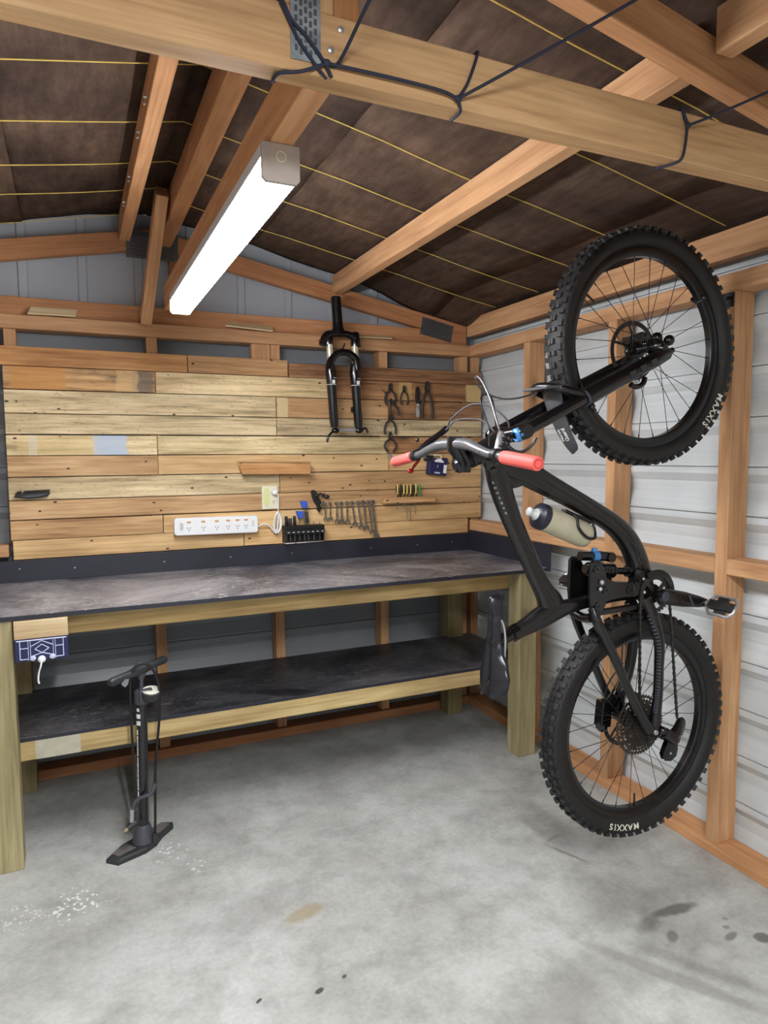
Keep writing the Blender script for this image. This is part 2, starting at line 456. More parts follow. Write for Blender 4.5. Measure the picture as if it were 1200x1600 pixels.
def m_ply(name, scuff, dk=1.0):
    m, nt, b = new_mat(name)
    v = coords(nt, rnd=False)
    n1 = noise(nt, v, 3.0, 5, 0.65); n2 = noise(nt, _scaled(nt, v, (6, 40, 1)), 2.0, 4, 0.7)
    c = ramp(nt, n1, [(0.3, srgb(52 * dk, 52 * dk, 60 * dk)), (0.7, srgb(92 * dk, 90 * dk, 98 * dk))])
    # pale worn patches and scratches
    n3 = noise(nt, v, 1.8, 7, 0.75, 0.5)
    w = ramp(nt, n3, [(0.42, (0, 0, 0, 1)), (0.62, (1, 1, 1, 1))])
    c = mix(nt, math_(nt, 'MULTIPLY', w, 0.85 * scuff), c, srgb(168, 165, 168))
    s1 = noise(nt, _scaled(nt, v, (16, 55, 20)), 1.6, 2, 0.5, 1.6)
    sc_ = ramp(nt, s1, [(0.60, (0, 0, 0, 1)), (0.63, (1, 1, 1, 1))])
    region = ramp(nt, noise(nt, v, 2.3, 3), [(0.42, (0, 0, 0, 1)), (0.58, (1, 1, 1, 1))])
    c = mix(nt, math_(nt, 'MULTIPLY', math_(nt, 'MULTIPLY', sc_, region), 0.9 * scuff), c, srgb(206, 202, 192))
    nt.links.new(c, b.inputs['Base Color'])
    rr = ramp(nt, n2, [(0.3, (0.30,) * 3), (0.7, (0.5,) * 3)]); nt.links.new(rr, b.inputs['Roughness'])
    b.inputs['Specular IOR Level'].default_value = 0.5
    bump(nt, b, n2, 0.12, 0.001)
    return m
M['ply'] = m_ply('black_form_ply', 1.0)
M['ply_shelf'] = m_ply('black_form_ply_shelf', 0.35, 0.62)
M['ply_up'] = plain('black_form_ply_upstand', srgb(38, 39, 50), 0.45, var=0.18, scale=5)

M['black'] = plain('black_plastic', srgb(18, 18, 20), 0.45, var=0.1, scale=6)
M['carbon'] = plain('black_carbon_frame', srgb(11, 11, 13), 0.3, var=0.05, scale=3, coat=0.25)
M['gloss_black'] = plain('gloss_black_metal', srgb(10, 10, 13), 0.22, var=0.05, scale=4, coat=0.3)
M['rubber'] = plain('tyre_rubber', srgb(24, 23, 22), 0.6, var=0.5, scale=16)
M['knob'] = plain('tyre_knob_rubber', srgb(36, 36, 38), 0.55, var=0.5, scale=30)
M['rim'] = plain('rim_black', srgb(13, 13, 15), 0.25, var=0.1, scale=4)
M['spoke'] = plain('spoke_black', srgb(46, 46, 48), 0.4, metal=0.5)
M['steel'] = plain('bright_steel', srgb(190, 190, 192), 0.3, metal=0.7, var=0.08)
M['chrome'] = plain('chrome_vanadium', srgb(150, 146, 140), 0.3, metal=0.85, var=0.12)
M['darksteel'] = plain('dark_steel', srgb(74, 72, 72), 0.4, metal=0.8, var=0.2)
M['chain'] = plain('chain_steel', srgb(82, 78, 74), 0.4, metal=0.8, var=0.2)
M['coral'] = plain('coral_grip_rubber', srgb(240, 100, 92), 0.55, var=0.06)
M['red'] = plain('red_anodised', srgb(150, 20, 22), 0.3, metal=0.4)
M['blue_ano'] = plain('blue_anodised', srgb(76, 140, 205), 0.35, metal=0.3)
M['blue_tool'] = plain('blue_handle_plastic', srgb(52, 92, 196), 0.5, var=0.05)
M['navy'] = plain('navy_plastic', srgb(30, 32, 78), 0.5, var=0.1)
M['line_white'] = plain('pale_relief_lines', srgb(190, 196, 220), 0.5)
M['white'] = plain('white_plastic', srgb(236, 238, 238), 0.4, var=0.02)
M['ivory'] = plain('ivory_plastic', srgb(226, 220, 196), 0.45, var=0.04)
M['orange'] = plain('orange_switch', srgb(214, 150, 84), 0.5)
M['slot'] = plain('dark_slot', srgb(70, 70, 72), 0.7)
M['print'] = plain('white_print', srgb(225, 226, 222), 0.6)
M['grey_print'] = plain('grey_print', srgb(120, 122, 126), 0.5)
M['dirt_print'] = plain('cream_print', srgb(214, 212, 196), 0.7, var=0.1)
M['silver_bar'] = plain('silver_fade_bar', srgb(120, 122, 126), 0.3, metal=0.6)
M['fender'] = plain('mudguard_plastic', srgb(72, 73, 77), 0.45, var=0.12)
M['bottle'] = plain('bottle_dirty_clear', srgb(178, 172, 148), 0.4, var=0.12, scale=20)
M['bottle_cap'] = plain('bottle_cap_navy', srgb(34, 36, 48), 0.4)
M['bottle_nozzle'] = plain('bottle_nozzle', srgb(206, 210, 208), 0.4)
M['saddle'] = plain('saddle_cover', srgb(24, 24, 31), 0.28, var=0.05, scale=3)
M['gold'] = plain('stanchion_champagne', srgb(214, 208, 182), 0.22, metal=0.35)
M['cord_blue'] = plain('navy_cord', srgb(38, 41, 58), 0.8, var=0.2, scale=60)
M['string'] = plain('yellow_string', srgb(214, 184, 92), 0.8, var=0.1)
M['galv'] = plain('galvanised_steel', srgb(150, 158, 164), 0.4, metal=0.6, var=0.25, scale=26)
M['galv_dark'] = plain('galvanised_steel_dull', srgb(92, 92, 92), 0.5, metal=0.4, var=0.3, scale=60)
M['taupe'] = plain('batten_end_cap', srgb(176, 166, 158), 0.5)
M['housing'] = plain('batten_housing', srgb(208, 208, 212), 0.45)
M['yellow'] = plain('yellow_handle', srgb(232, 204, 108), 0.45)
M['greenh'] = plain('green_handle', srgb(34, 140, 66), 0.45)
M['pump_grey'] = plain('pump_grey_plastic', srgb(70, 70, 78), 0.5, var=0.12)
M['pump_dark'] = plain('pump_dark_plastic', srgb(48, 50, 52), 0.5, var=0.15)
M['pump_pad'] = plain('pump_foot_pad', srgb(98, 92, 90), 0.8, var=0.2)
M['pump_blk'] = plain('pump_barrel_black', srgb(26, 26, 32), 0.25, var=0.05, coat=0.3)
M['brass'] = plain('brass_valve', srgb(150, 136, 116), 0.4, metal=0.6)
def m_lamp():
    m, nt, b = new_mat('led_diffuser')
    b.inputs['Base Color'].default_value = (0.9, 0.9, 0.9, 1)
    b.inputs['Emission Color'].default_value = (0.95, 0.96, 1.0, 1)
    b.inputs['Emission Strength'].default_value = LAMP_STRENGTH
    return m
M['lamp'] = m_lamp()

def timber(name, p0, p1, w, h, mat, parent, up=(0, 0, 1), tint=None, bevel=0.002, label=None):
    """straight timber from p0 to p1 (centre line), w across, h along 'up'; local x runs along it"""
    p0 = V(p0); p1 = V(p1); d = p1 - p0; L = d.length; d.normalize()
    side = V(up).cross(d).normalized(); u = d.cross(side).normalized()
    mb = MB(); hx, hy, hz = L / 2, w / 2, h / 2
    mb.box(-hx, hx, -hy, hy, -hz, hz)
    me_o = mb.build(name, mat, None, origin=(0, 0, 0))
    rot = Matrix((d, side, u)).transposed()
    c = (p0 + p1) / 2
    if parent is not None:
        me_o.parent = parent; me_o.location = c - V(parent['_o'])
    else:
        me_o.location = c
    me_o.rotation_mode = 'QUATERNION'; me_o.rotation_quaternion = rot.to_quaternion()
    me_o['_o'] = tuple(c)
    if bevel:
        bm = bmesh.new(); bm.from_mesh(me_o.data)
        bmesh.ops.bevel(bm, geom=list(bm.edges), offset=bevel, segments=1, affect='EDGES')
        bm.to_mesh(me_o.data); bm.free()
    me_o.color = tint if tint else (*[random.uniform(0.93, 1.05)] * 3, 1)
    if label: me_o['label'] = label
    return me_o
def tbox(name, x0, x1, y0, y1, z0, z1, mat, parent, along='x', **k):
    cx, cy, cz = (x0 + x1) / 2, (y0 + y1) / 2, (z0 + z1) / 2
    if along == 'x': return timber(name, (x0, cy, cz), (x1, cy, cz), y1 - y0, z1 - z0, mat, parent, **k)
    if along == 'y': return timber(name, (cx, y0, cz), (cx, y1, cz), x1 - x0, z1 - z0, mat, parent, **k)
    return timber(name, (cx, cy, z0), (cx, cy, z1), x1 - x0, y1 - y0, mat, parent, up=(0, 1, 0), **k)

def text_mesh(s, size, offset=0.0, div=0):
    """flat letters centred on the origin: list of (verts2d, faces)"""
    cu = bpy.data.curves.new('t', 'FONT'); cu.body = s; cu.size = size; cu.align_x = 'CENTER'; cu.align_y = 'CENTER'; cu.offset = offset
    cu.resolution_u = 3
    o = bpy.data.objects.new('t', cu); COL.objects.link(o)
    dg = bpy.context.evaluated_depsgraph_get()
    me = bpy.data.meshes.new_from_object(o.evaluated_get(dg))
    if div:
        bm = bmesh.new(); bm.from_mesh(me); bmesh.ops.triangulate(bm, faces=bm.faces); bmesh.ops.subdivide_edges(bm, edges=bm.edges, cuts=div, use_grid_fill=True); bm.to_mesh(me); bm.free()
    vs = [(v.co.x, v.co.y) for v in me.vertices]; fs = [tuple(p.vertices) for p in me.polygons]
    bpy.data.objects.remove(o); bpy.data.curves.remove(cu); bpy.data.meshes.remove(me)
    return vs, fs
def text_on(name, s, size, c, ax, ay, mat, parent, offset=0.0):
    vs, fs = text_mesh(s, size, offset)
    c = V(c); ax = V(ax).normalized(); ay = V(ay).normalized()
    mb = MB(); mb.add([c + ax * x + ay * y for x, y in vs], fs)
    return mb.build(name, mat, parent)

# ================================================================== SETTING
# ---- floor
floor = struct('floor', 'worn grey concrete slab with dark oil stains and pale paint specks')
mb = MB(); mb.box(-4.2, 0.35, -5.3, 0.3, -0.12, 0.0)
mb.build('concrete_slab', M['floor'], floor)
mb = MB(); mb.box(-9, 5, -14, -5.3, -0.13, -0.02)
mb.build('driveway', M['floor'], floor)

# ---- cladding profile
def clad_z(name, fixed_axis, pos, a0, a1, z0, z1, outward, parent, mat=None, zref=1.354, pitch=0.167):
    """horizontal ribbed sheet; 'outward' is the sign of the outside direction"""
    prof = []
    n0 = int(math.floor((z0 - zref) / pitch)) - 1
    n1 = int(math.ceil((z1 - zref) / pitch)) + 1
    for n in range(n1, n0 - 1, -1):
        zt = zref + n * pitch
        prof += [(zt, 0.0), (zt - 0.0005, 0.010), (zt - 0.0045, 0.010), (zt - 0.005, 0.0), (zt - 0.027, 0.0), (zt - 0.057, 0.022), (zt - 0.100, 0.022), (zt - 0.160, 0.0)]
    prof = [p for p in prof if z0 - 1e-6 <= p[0] <= z1 + 1e-6]
    prof = [(z1, prof[0][1])] + prof + [(z0, prof[-1][1])]
    mb = MB(); vs = []; fs = []
    for z, d in prof:
        q = pos + outward * d
        vs += [(a0, q, z), (a1, q, z)] if fixed_axis == 'y' else [(q, a0, z), (q, a1, z)]
    for i in range(len(prof) - 1): fs.append((2 * i, 2 * i + 1, 2 * i + 3, 2 * i + 2))
    mb.add(vs, fs)
    o = mb.build(name, mat or M['clad'], parent)
    sd = o.modifiers.new('thickness', 'SOLIDIFY'); sd.thickness = 0.0012; sd.offset = 0
    return o

RIDGE_X = -1.62
def roof_z(x): return 2.457 - 0.192 * abs(x - RIDGE_X)

# ---- right wall
wr = struct('wall_right', 'timber stud wall lined with pale ribbed steel sheets')
PY0 = -5.2
tbox('bottom_plate', 0.0, 0.09, PY0, 0.09, 0.0, 0.045, M['pine'], wr, 'y', tint=(1.0, 0.9, 0.82, 1))
tbox('top_plate', 0.0, 0.09, PY0, 0.02, 1.927, 1.985, M['pine'], wr, 'y')
tbox('wall_purlin', -0.002, 0.043, PY0, 0.03, 2.035, 2.128, M['pine'], wr, 'y')
for y in (-0.5075, -1.0765, -1.6105, -2.19, -2.77, -3.35, -3.93, -4.51):
    tbox('stud', 0.0, 0.09, y - 0.0235, y + 0.0235, 0.045, 1.927, M['pine'], wr, 'z')
ys = [0.0, -0.5075, -1.0765, -1.6105, -2.19, -2.77, -3.35, -3.93, -4.51]
for i in range(len(ys) - 1):
    a, b_ = ys[i + 1] + 0.0235, ys[i] - (0.0235 if i else 0)
    dz = random.uniform(-0.003, 0.003)
    tbox('noggin', 0.0, 0.09, a + 0.0006, b_ - 0.0006, 0.989 + dz, 1.043 + dz, M['pine'], wr, 'y')
for a, b_ in ((-5.25, -2.3455), (-2.345, 0.125)):
    clad_z('cladding_sheet', 'x', 0.0925, a, b_, 0.003, 2.175, 1, wr)

# ---- back wall
wb = struct('wall_back', 'timber framed end wall with steel cladding and gable truss')
tbox('bottom_plate', -3.3, -0.001, 0.0, 0.09, 0.0, 0.045, M['pine'], wb, 'x', tint=(0.75, 0.6, 0.55, 1))
tbox('top_plate', -3.3, -0.001, 0.0, 0.09, 1.928, 1.985, M['pine'], wb, 'x')
for x in (-2.77, -2.25, -1.639, -1.075, -0.507, -0.026):
    w = 0.023
    if x == -2.25: x = -2.196
    tbox('stud', x - w, x + w, 0.018, 0.09, 0.045, 1.928, M['pine'], wb, 'z')
tbox('stud', -1.190, -1.101, 0.018, 0.063, 1.75, 1.928, M['pine'], wb, 'z')
tbox('stud', 0.023, 0.070, 0.018, 0.0895, 0.0455, 1.9265, M['pine'], wb, 'z')
tbox('noggin', -2.747, -2.238, 0.0, 0.09, 0.985, 1.035, M['pine'], wb, 'x')
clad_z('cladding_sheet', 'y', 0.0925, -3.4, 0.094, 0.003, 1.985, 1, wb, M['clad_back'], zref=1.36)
# gable cladding with upright ribs
mb = MB(); x = -3.32; vs = []; fs = []; cols = []
while x < 0.11:
    cols += [(x, 0.0), (x + 0.004, -0.010), (x + 0.034, -0.010), (x + 0.040, 0.0)]
    x += 0.232
cols = [c for c in cols if c[0] < 0.118] + [(0.125, 0.0)]
for x, d in cols:
    vs += [(x, 0.112 + d, 1.96), (x, 0.112 + d, roof_z(x) + 0.036)]
for i in range(len(cols) - 1): fs.append((2 * i, 2 * i + 2, 2 * i + 3, 2 * i + 1))
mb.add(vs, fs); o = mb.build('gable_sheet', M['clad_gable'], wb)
sd = o.modifiers.new('thickness', 'SOLIDIFY'); sd.thickness = 0.0012; sd.offset = 0
# gable truss
tbox('bottom_chord', -3.3, -0.001, 0.035, 0.078, 1.9855, 2.064, M['pine'], wb, 'x', tint=(0.85, 0.72, 0.66, 1))
def chord(xa, xb, y0, y1, zoff, h, parent, name='rafter', tint=None):
    za = roof_z(xa) - zoff; zb = roof_z(xb) - zoff
    return timber(name, (xa, (y0 + y1) / 2, za - h / 2), (xb, (y0 + y1) / 2, zb - h / 2), y1 - y0, h, M['pine'], parent, tint=tint)
chord(RIDGE_X, -0.002, 0.036, 0.078, 0.054, 0.078, wb, tint=(0.85, 0.70, 0.64, 1))
chord(-3.3, RIDGE_X, 0.036, 0.078, 0.054, 0.082, wb, tint=(0.88, 0.74, 0.68, 1))
tbox('upright', -1.55, -1.508, 0.037, 0.077, 2.0645, 2.33, M['pine'], wb, 'z', tint=(0.6, 0.5, 0.5, 1))
timber('brace', (-1.666, -0.035, 1.992), (-1.632, -0.44, 2.40), 0.045, 0.07, M['pine'], wb, up=(0, 1, 0.4))
# nail plates
def nail_plate(parent, c, ax, az, hx, hz, mat, rows=5, cols_=4):
    mb = MB(); ax = V(ax).normalized(); az = V(az).normalized(); n = ax.cross(az)
    mb.obox(c, ax, n, az, hx, 0.0006, hz)
    o = mb.build('nail_plate', mat, parent)
    m2 = MB()
    for i in range(cols_):
        for j in range(rows):
            q = V(c) + ax * hx * (-0.8 + 1.6 * (i + 0.5) / cols_) + az * hz * (-0.85 + 1.7 * (j + (0.25 if i % 2 else 0.6)) / rows)
            m2.obox(q - n * 0.0012 * (1 if n.y > 0 else -1), ax, n, az, hx * 0.09, 0.0007, hz * 0.5 / rows)
    o2 = m2.build('tooth_slots', M['slot'], o); o2['kind'] = 'stuff'
    return o
nail_plate(wb, (-0.185, 0.0345, 2.062), (1, 0, -0.19), (0.19, 0, 1), 0.095, 0.045, M['galv_dark'], 6, 10)
nail_plate(wb, (-1.62, 0.0345, 2.33), (1, 0, 0), (0, 0, 1), 0.11, 0.06, M['galv_dark'], 6, 10)

# ---- left wall (outside the view, keeps the room closed)
wl = struct('wall_left')
clad_z('cladding_sheet', 'x', -3.33, -5.25, 0.125, 0.003, 2.17, -1, wl)
for y in (-0.6, -1.2, -1.8, -2.4, -3.0, -3.6, -4.2):
    tbox('stud', -3.327, -3.237, y - 0.0235, y + 0.0235, 0.045, 1.927, M['pine'], wl, 'z')
tbox('bottom_plate', -3.327, -3.237, PY0, -0.01, 0.0, 0.045, M['pine'], wl, 'y')
tbox('top_plate', -3.327, -3.237, PY0, -0.01, 1.927, 1.985, M['pine'], wl, 'y')
# ---- front wall with the open garage doorway behind the camera
wf = struct('wall_front')
clad_z('cladding_sheet', 'y', -5.2, -3.33, -3.05, 0.0, 2.1, -1, wf)
clad_z('cladding_sheet', 'y', -5.2, -0.15, 0.09, 0.0, 2.1, -1, wf)
mb = MB(); mb.prism([(-3.33, 2.1), (0.09, 2.1), (0.09, roof_z(0.09)), (RIDGE_X, roof_z(RIDGE_X)), (-3.33, roof_z(-3.33))], -5.21, -5.2)
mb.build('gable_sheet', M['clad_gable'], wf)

# ---- ceiling: underlay sheets, strings, purlins, roof truss
ce = struct('ceiling', 'pitched roof of dark brown underlay paper on pine purlins')
def underlay(xa, xb, lift, curl=0.0):
    nx, ny = 10, 120; vs = []; fs = []
    y0, y1 = -5.2, 0.06
    for j in range(ny + 1):
        y = y0 + (y1 - y0) * j / ny
        for i in range(nx + 1):
            x = xa + (xb - xa) * i / nx
            ph = (y + 0.25) / 0.335
            sag = 0.006 * abs(sin(pi * ph)) * (0.7 + 0.3 * sin(x * 5 + y * 2))
            ripple = 0.0018 * sin(x * 31 + y * 7) * sin(y * 19 - x * 5)
            z = roof_z(x) + 0.004 + lift - sag + ripple
            if y > -0.12: z += curl * (y + 0.12) * (0.6 + 0.4 * sin(x * 9))
            if y > -0.20: z -= 0.062 * min(1, max(0, (x + 0.72) / 0.35)) * min(1, (y + 0.20) / 0.20)
            vs.append((x, y, z))
    for j in range(ny):
        for i in range(nx):
            a = j * (nx + 1) + i; fs.append((a, a + 1, a + nx + 2, a + nx + 1))
    mb = MB(); mb.add(vs, fs); o = mb.build('underlay_sheet', M['underlay'], ce, smooth=60)
    sd = o.modifiers.new('thickness', 'SOLIDIFY'); sd.thickness = 0.0015; sd.offset = 1
underlay(-1.64, -1.165, 0.004, 0.1); underlay(-1.18, -0.21, 0.001, 0.12); underlay(-0.235, 0.10, 0.006, 0.0)
underlay(-2.15, -1.60, 0.009, 0.1); underlay(-3.36, -2.13, 0.003, 0.1)
mb = MB()
for xa, xb in ((-3.4, RIDGE_X), (RIDGE_X, 0.15)):
    za, zb = roof_z(xa) + 0.035, roof_z(xb) + 0.035
    mb.hexa([(xa, -5.25, za), (xb, -5.25, zb), (xb, 0.2, zb), (xa, 0.2, za), (xa, -5.25, za + 0.01), (xb, -5.25, zb + 0.01), (xb, 0.2, zb + 0.01), (xa, 0.2, za + 0.01)])
mb.build('roofing_sheet', M['clad'], ce)
for i, y in enumerate((-0.25, -0.60, -0.92, -1.26, -1.60, -1.93, -2.27, -2.6, -2.94, -3.27)):
    for sx, xe in ((1, 0.0), (-1, -3.24)):
        j = random.uniform(-0.012, 0.012)
        if sx < 0 and i == 0: y_ = -0.33
        else: y_ = y
        pts = [(RIDGE_X + (xe - RIDGE_X) * t, y_ + j * t + 0.006 * sin(9 * t + i), roof_z(RIDGE_X + (xe - RIDGE_X) * t) - 0.0035 - 0.003 * sin(pi * ((t * 3) % 1))) for t in [k / 18 for k in range(19)]]
        mb = MB(); mb.tube(pts, 0.0017, 5); mb.build('string', M['string'], ce, smooth=60)
mb = MB()   # the last string near the left gable
mb.tube([(-2.9, -0.02, roof_z(-2.9) - 0.004), (-2.14, 0.0, roof_z(-2.14) - 0.004), (-1.77, -0.03, roof_z(-1.77) - 0.004)], 0.0017, 5); mb.build('string', M['string'], ce)
# purlins (bottom z 2.34 at the ridge, 2.20 lower down)
tbox('purlin', -1.759, -1.713, PY0, 0.035, 2.338, 2.428, M['pine'], ce, 'y', tint=(1.02, 0.93, 0.85, 1))
tbox('purlin', -1.600, -1.540, PY0, 0.035, 2.332, 2.430, M['pine'], ce, 'y', tint=(0.98, 0.86, 0.78, 1))
tbox('purlin', -0.7735, -0.7265, -2.125, 0.035, 2.198, 2.286, M['pine'], ce, 'y')
tbox('purlin', -0.776, -0.729, PY0, -2.19, 2.198, 2.286, M['pine'], ce, 'y')
tbox('purlin', -2.53, -2.485, PY0, 0.035, 2.198, 2.286, M['pine'], ce, 'y')
# roof truss: tie beam, rafters, webs
tbox('tie_beam', -3.29, -0.003, -2.175, -2.130, 1.986, 2.081, M['pine_tie'], ce, 'x', tint=(1, 1, 1, 1))
chord(RIDGE_X + 0.12, -0.003, -2.174, -2.131, 0.048, 0.080, ce, tint=(0.95, 0.86, 0.80, 1))
chord(-3.29, RIDGE_X - 0.12, -2.174, -2.131, 0.048, 0.080, ce)
tbox('web', -1.672, -1.585, -2.174, -2.131, 2.0815, 2.33, M['pine_tie'], ce, 'z')
tbox('web', -1.583, -1.539, -2.168, -2.127, 2.0815, 2.31, M['pine'], ce, 'z', tint=(0.9, 0.75, 0.62, 1))
nail_plate(ce, (-1.632, -2.1765, 2.06), (1, 0, 0.02), (0, 0, 1), 0.024, 0.058, M['galv'], 7, 5)
tbox('joist', -1.622, -1.577, -2.1295, -0.325, 1.985, 2.077, M['pine'], ce, 'y', tint=(1.0, 0.92, 0.86, 1))
# knots stamped on the tie beam and its screws
for x, z in ((-1.574, 2.062), (-1.591, 2.028)):
    mb = MB(); mb.lathe((x, -2.175, z), (0, -1, 0), [(0.0055, 0.0), (0.005, 0.002), (0.002, 0.003)], 12)
    mb.build('screw', M['steel'], ce, smooth=50)
# bright staples along the left ridge purlin
for y in (-1.20, -0.98, -0.62, -0.36):
    mb = MB(); mb.cyl((-1.759, y, 2.37), (-1.768, y, 2.368), 0.006, 0.004, 8); mb.cyl((-1.759, y + 0.02, 2.362), (-1.766, y + 0.02, 2.36), 0.004, 0.003, 8)
    mb.build('nail', M['steel'], ce)

# ---- packers lying on the top plate
for i, (x, w, ang, lab) in enumerate(((-2.03, 0.095, 0.02, 'pale wood offcut lying on the top plate at the far left'),
                             (-1.20, 0.115, -0.12, 'pale wood offcut on the top plate under the strip light, widest of the three'),
                             (-0.555, 0.10, 0.03, 'thin pale wood offcut on the top plate right of the hanging bike fork'))):
    mb = MB(); c = V((x, 0.002, 2.004 if i != 1 else 2.002))
    th = 0.006; ca, sa = cos(0.9), sin(0.9)
    if i == 2: ca, sa = cos(0.5), sin(0.5)
    if i == 1: ca, sa = cos(0.55), sin(0.55)
    up = V((0, ca, sa)) ; ax = V((cos(ang), sin(ang) * ca, sin(ang) * sa)).normalized(); nn = ax.cross(up)
    hh = 0.020 if i == 0 else (0.028 if i == 1 else 0.014)
    zc = 1.9865 + sa * hh + 0.004
    pts = [(-w, -hh), (w * 0.9, -hh), (w, hh), (-w * 0.86, hh)]
    vs = []
    for k in (-1, 1):
        for a, b_ in pts: vs.append(V((x, 0.006, zc)) + ax * a + up * b_ + nn * th / 2 * k)
    mb.hexa(vs)
    o = mb.build('wood_offcut', M['packer'], None, origin=(x, 0.0, 1.99))
    tag(o, lab, 'wood offcut', 'wood offcuts on the top plate')

# ---- pallet board lining
pb = thing('pallet_board_lining', 'wall lining of mixed reclaimed pallet boards behind the workbench', 'wood lining', (-1.1, 0.0, 0.97))
Z = [1.857, 1.777, 1.680, 1.583, 1.493, 1.406, 1.316, 1.220, 1.135, 1.052, 0.970]
rows = [
 (0, [(-2.60, -1.489, 'pal_orange', (1, .98, .95)), (-1.4875, -1.020, 'pal_tan', (.92, .84, .78)), (-1.014, 0.075, 'pal_brown', (0.86, 0.80, 0.78))]),
 (1, [(-2.228, -1.631, 'P_stain', (1, 1, 1)), (-1.629, -0.815, 'pal_cream', (1.06, 1.0, .92)), (-0.813, 0.075, 'P_r1', (0.98, .92, .85))]),
 (2, [(-2.228, -1.081, 'pal_grey', (1.08, 1.06, 1.0)), (-1.079, -0.488, 'P_r2', (.90, .84, .80)), (-0.486, 0.075, 'pal_brown', (.95, .9, .85))]),
 (3, [(-2.228, -1.081, 'pal_grey', (1, .98, .93)), (-1.079, 0.075, 'pal_grey', (1, .98, .94))]),
 (4, [(-2.228, -1.632, 'P_blue', (1.02, 1, .96)), (-1.630, -0.488, 'pal_cream', (1, .99, .93)), (-0.486, 0.075, 'pal_brown', (1.05, .98, .9))]),
 (5, [(-2.228, -1.632, 'pal_tan', (1, 1, 1)), (-1.630, -0.488, 'pal_yellow', (.95, .94, .92)), (-0.486, 0.075, 'pal_yellow', (.98, .95, .88))]),
 (6, [(-2.228, -1.071, 'pal_grey', (1.02, 1.0, .94)), (-1.069, 0.075, 'pal_tan', (1, .98, .94))]),
 (7, [(-2.228, -1.120, 'pal_tan', (1, 1, 1)), (-1.118, 0.075, 'pal_tan', (.98, .96, .92))]),
 (8, [(-2.228, -1.618, 'pal_tan', (1, .97, .93)), (-1.616, -0.62, 'pal_yellow', (1, .98, .95)), (-0.618, 0.075, 'pal_yellow', (.95, .91, .85))]),
 (9, [(-2.222, -1.251, 'pal_yellow', (1.04, 1.04, 1.04)), (-1.249, -0.008, 'pal_yellow', (1.02, .97, .90))]),
]
M['P_blue'] = patched('pal_cream', 'pallet_blue_paint', [(0.10, 0.075, srgb(176, 190, 206), 0.9), (-0.20, 0.018, srgb(190, 200, 206), 0.5), (-0.10, 0.16, srgb(222, 196, 138), 0.4)])
M['P_stain'] = patched('pal_stained', 'pallet_dark_stain', [(-0.17, 0.11, srgb(196, 138, 78), 0.75), (0.245, 0.045, srgb(128, 116, 100), 0.8), (0.18, 0.05, srgb(222, 186, 132), 0.6)])
M['P_r1'] = patched('pal_brown', 'pallet_brown_pale_ends', [(-0.06, 0.07, srgb(204, 172, 112), 0.0), (0.395, 0.05, srgb(214, 186, 128), 0.85), (-0.02, 0.04, srgb(206, 172, 110), 0.7)])
M['P_r2'] = patched('pal_tan', 'pallet_brown_pale_end', [(-0.265, 0.028, srgb(206, 186, 140), 0.9), (0.13, 0.09, srgb(190, 156, 110), 0.5)])
for r, lst in rows:
    for x0, x1, mt, tc in lst:
        zt, zb = Z[r], Z[r + 1]
        if r == 0 and x0 > -1.1: zt -= 0.012
        g = {1: 0.0026, 3: 0.0042, 5: 0.0026, 7: 0.0034}.get(r, 0.0014)
        dy = random.uniform(0, 0.003)
        o = tbox('plank', x0 + 0.0007, x1 - 0.0007, 0.0 + dy, 0.0178, zb + g + random.uniform(0, .001), zt - g * 0.4, M[mt], pb, 'x', tint=(*tc, 1), bevel=0.0012)
        o.rotation_quaternion = Quaternion((0, 1, 0), random.uniform(-0.0012, 0.0012)) @ o.rotation_quaternion

# ================================================================== WORKBENCH
wbn = thing('workbench', 'long workbench with scuffed black plywood top and lower shelf on square pine legs', 'workbench', (-1.2, -0.35, 0.0))
BX0 = -2.95
mb = MB(); mb.box(BX0, -0.0125, -0.70, -0.0015, 0.8772, 0.879); wt = mb.build('worktop', M['ply'], wbn)
mb = MB(); mb.box(BX0, -0.0125, -0.6995, -0.0015, 0.862, 0.877); mb.build('worktop_edge', M['ply_up'], wt)
mb = MB(); mb.box(BX0, -0.002, -0.016, -0.0006, 0.8795, 0.9695); mb.build('upstand', M['ply_up'], wbn, bevel=0.001)
mb = MB(); mb.box(-0.0125, -0.0006, -0.714, -0.0165, 0.862, 0.986); mb.build('upstand', M['ply_up'], wbn, bevel=0.001)
for x0, x1 in ((-2.283, -2.186), (-0.157, -0.062)):
    tbox('leg', x0, x1, -0.692, -0.603, 0.0, 0.8615, M['green'], wbn, 'z')
for x0, x1 in ((-2.26, -2.17), (-0.19, -0.10)):
    tbox('leg', x0, x1, -0.10, -0.015, 0.0, 0.8615, M['green'], wbn, 'z', tint=(.8, .75, .7, 1))
tbox('leg', -2.9, -2.81, -0.692, -0.603, 0.0, 0.8615, M['green'], wbn, 'z')
tbox('rail', BX0, -0.02, -0.602, -0.557, 0.778, 0.8615, M['rail'], wbn, 'x', tint=(.95, .88, .78, 1))
tbox('rail', -0.06, -0.016, -0.556, -0.102, 0.790, 0.8615, M['rail'], wbn, 'y')
tbox('rail', BX0, -0.02, -0.1015, -0.060, 0.79, 0.8615, M['rail'], wbn, 'x') if False else None
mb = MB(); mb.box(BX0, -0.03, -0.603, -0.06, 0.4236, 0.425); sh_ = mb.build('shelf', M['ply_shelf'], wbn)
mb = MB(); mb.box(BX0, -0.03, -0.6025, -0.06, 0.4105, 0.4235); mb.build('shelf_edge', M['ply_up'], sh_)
tbox('rail', BX0, 0.0, -0.602, -0.557, 0.342, 0.410, M['rail'], wbn, 'x', tint=(1, .98, .92, 1))
M['paint_rail'] = M['rail']
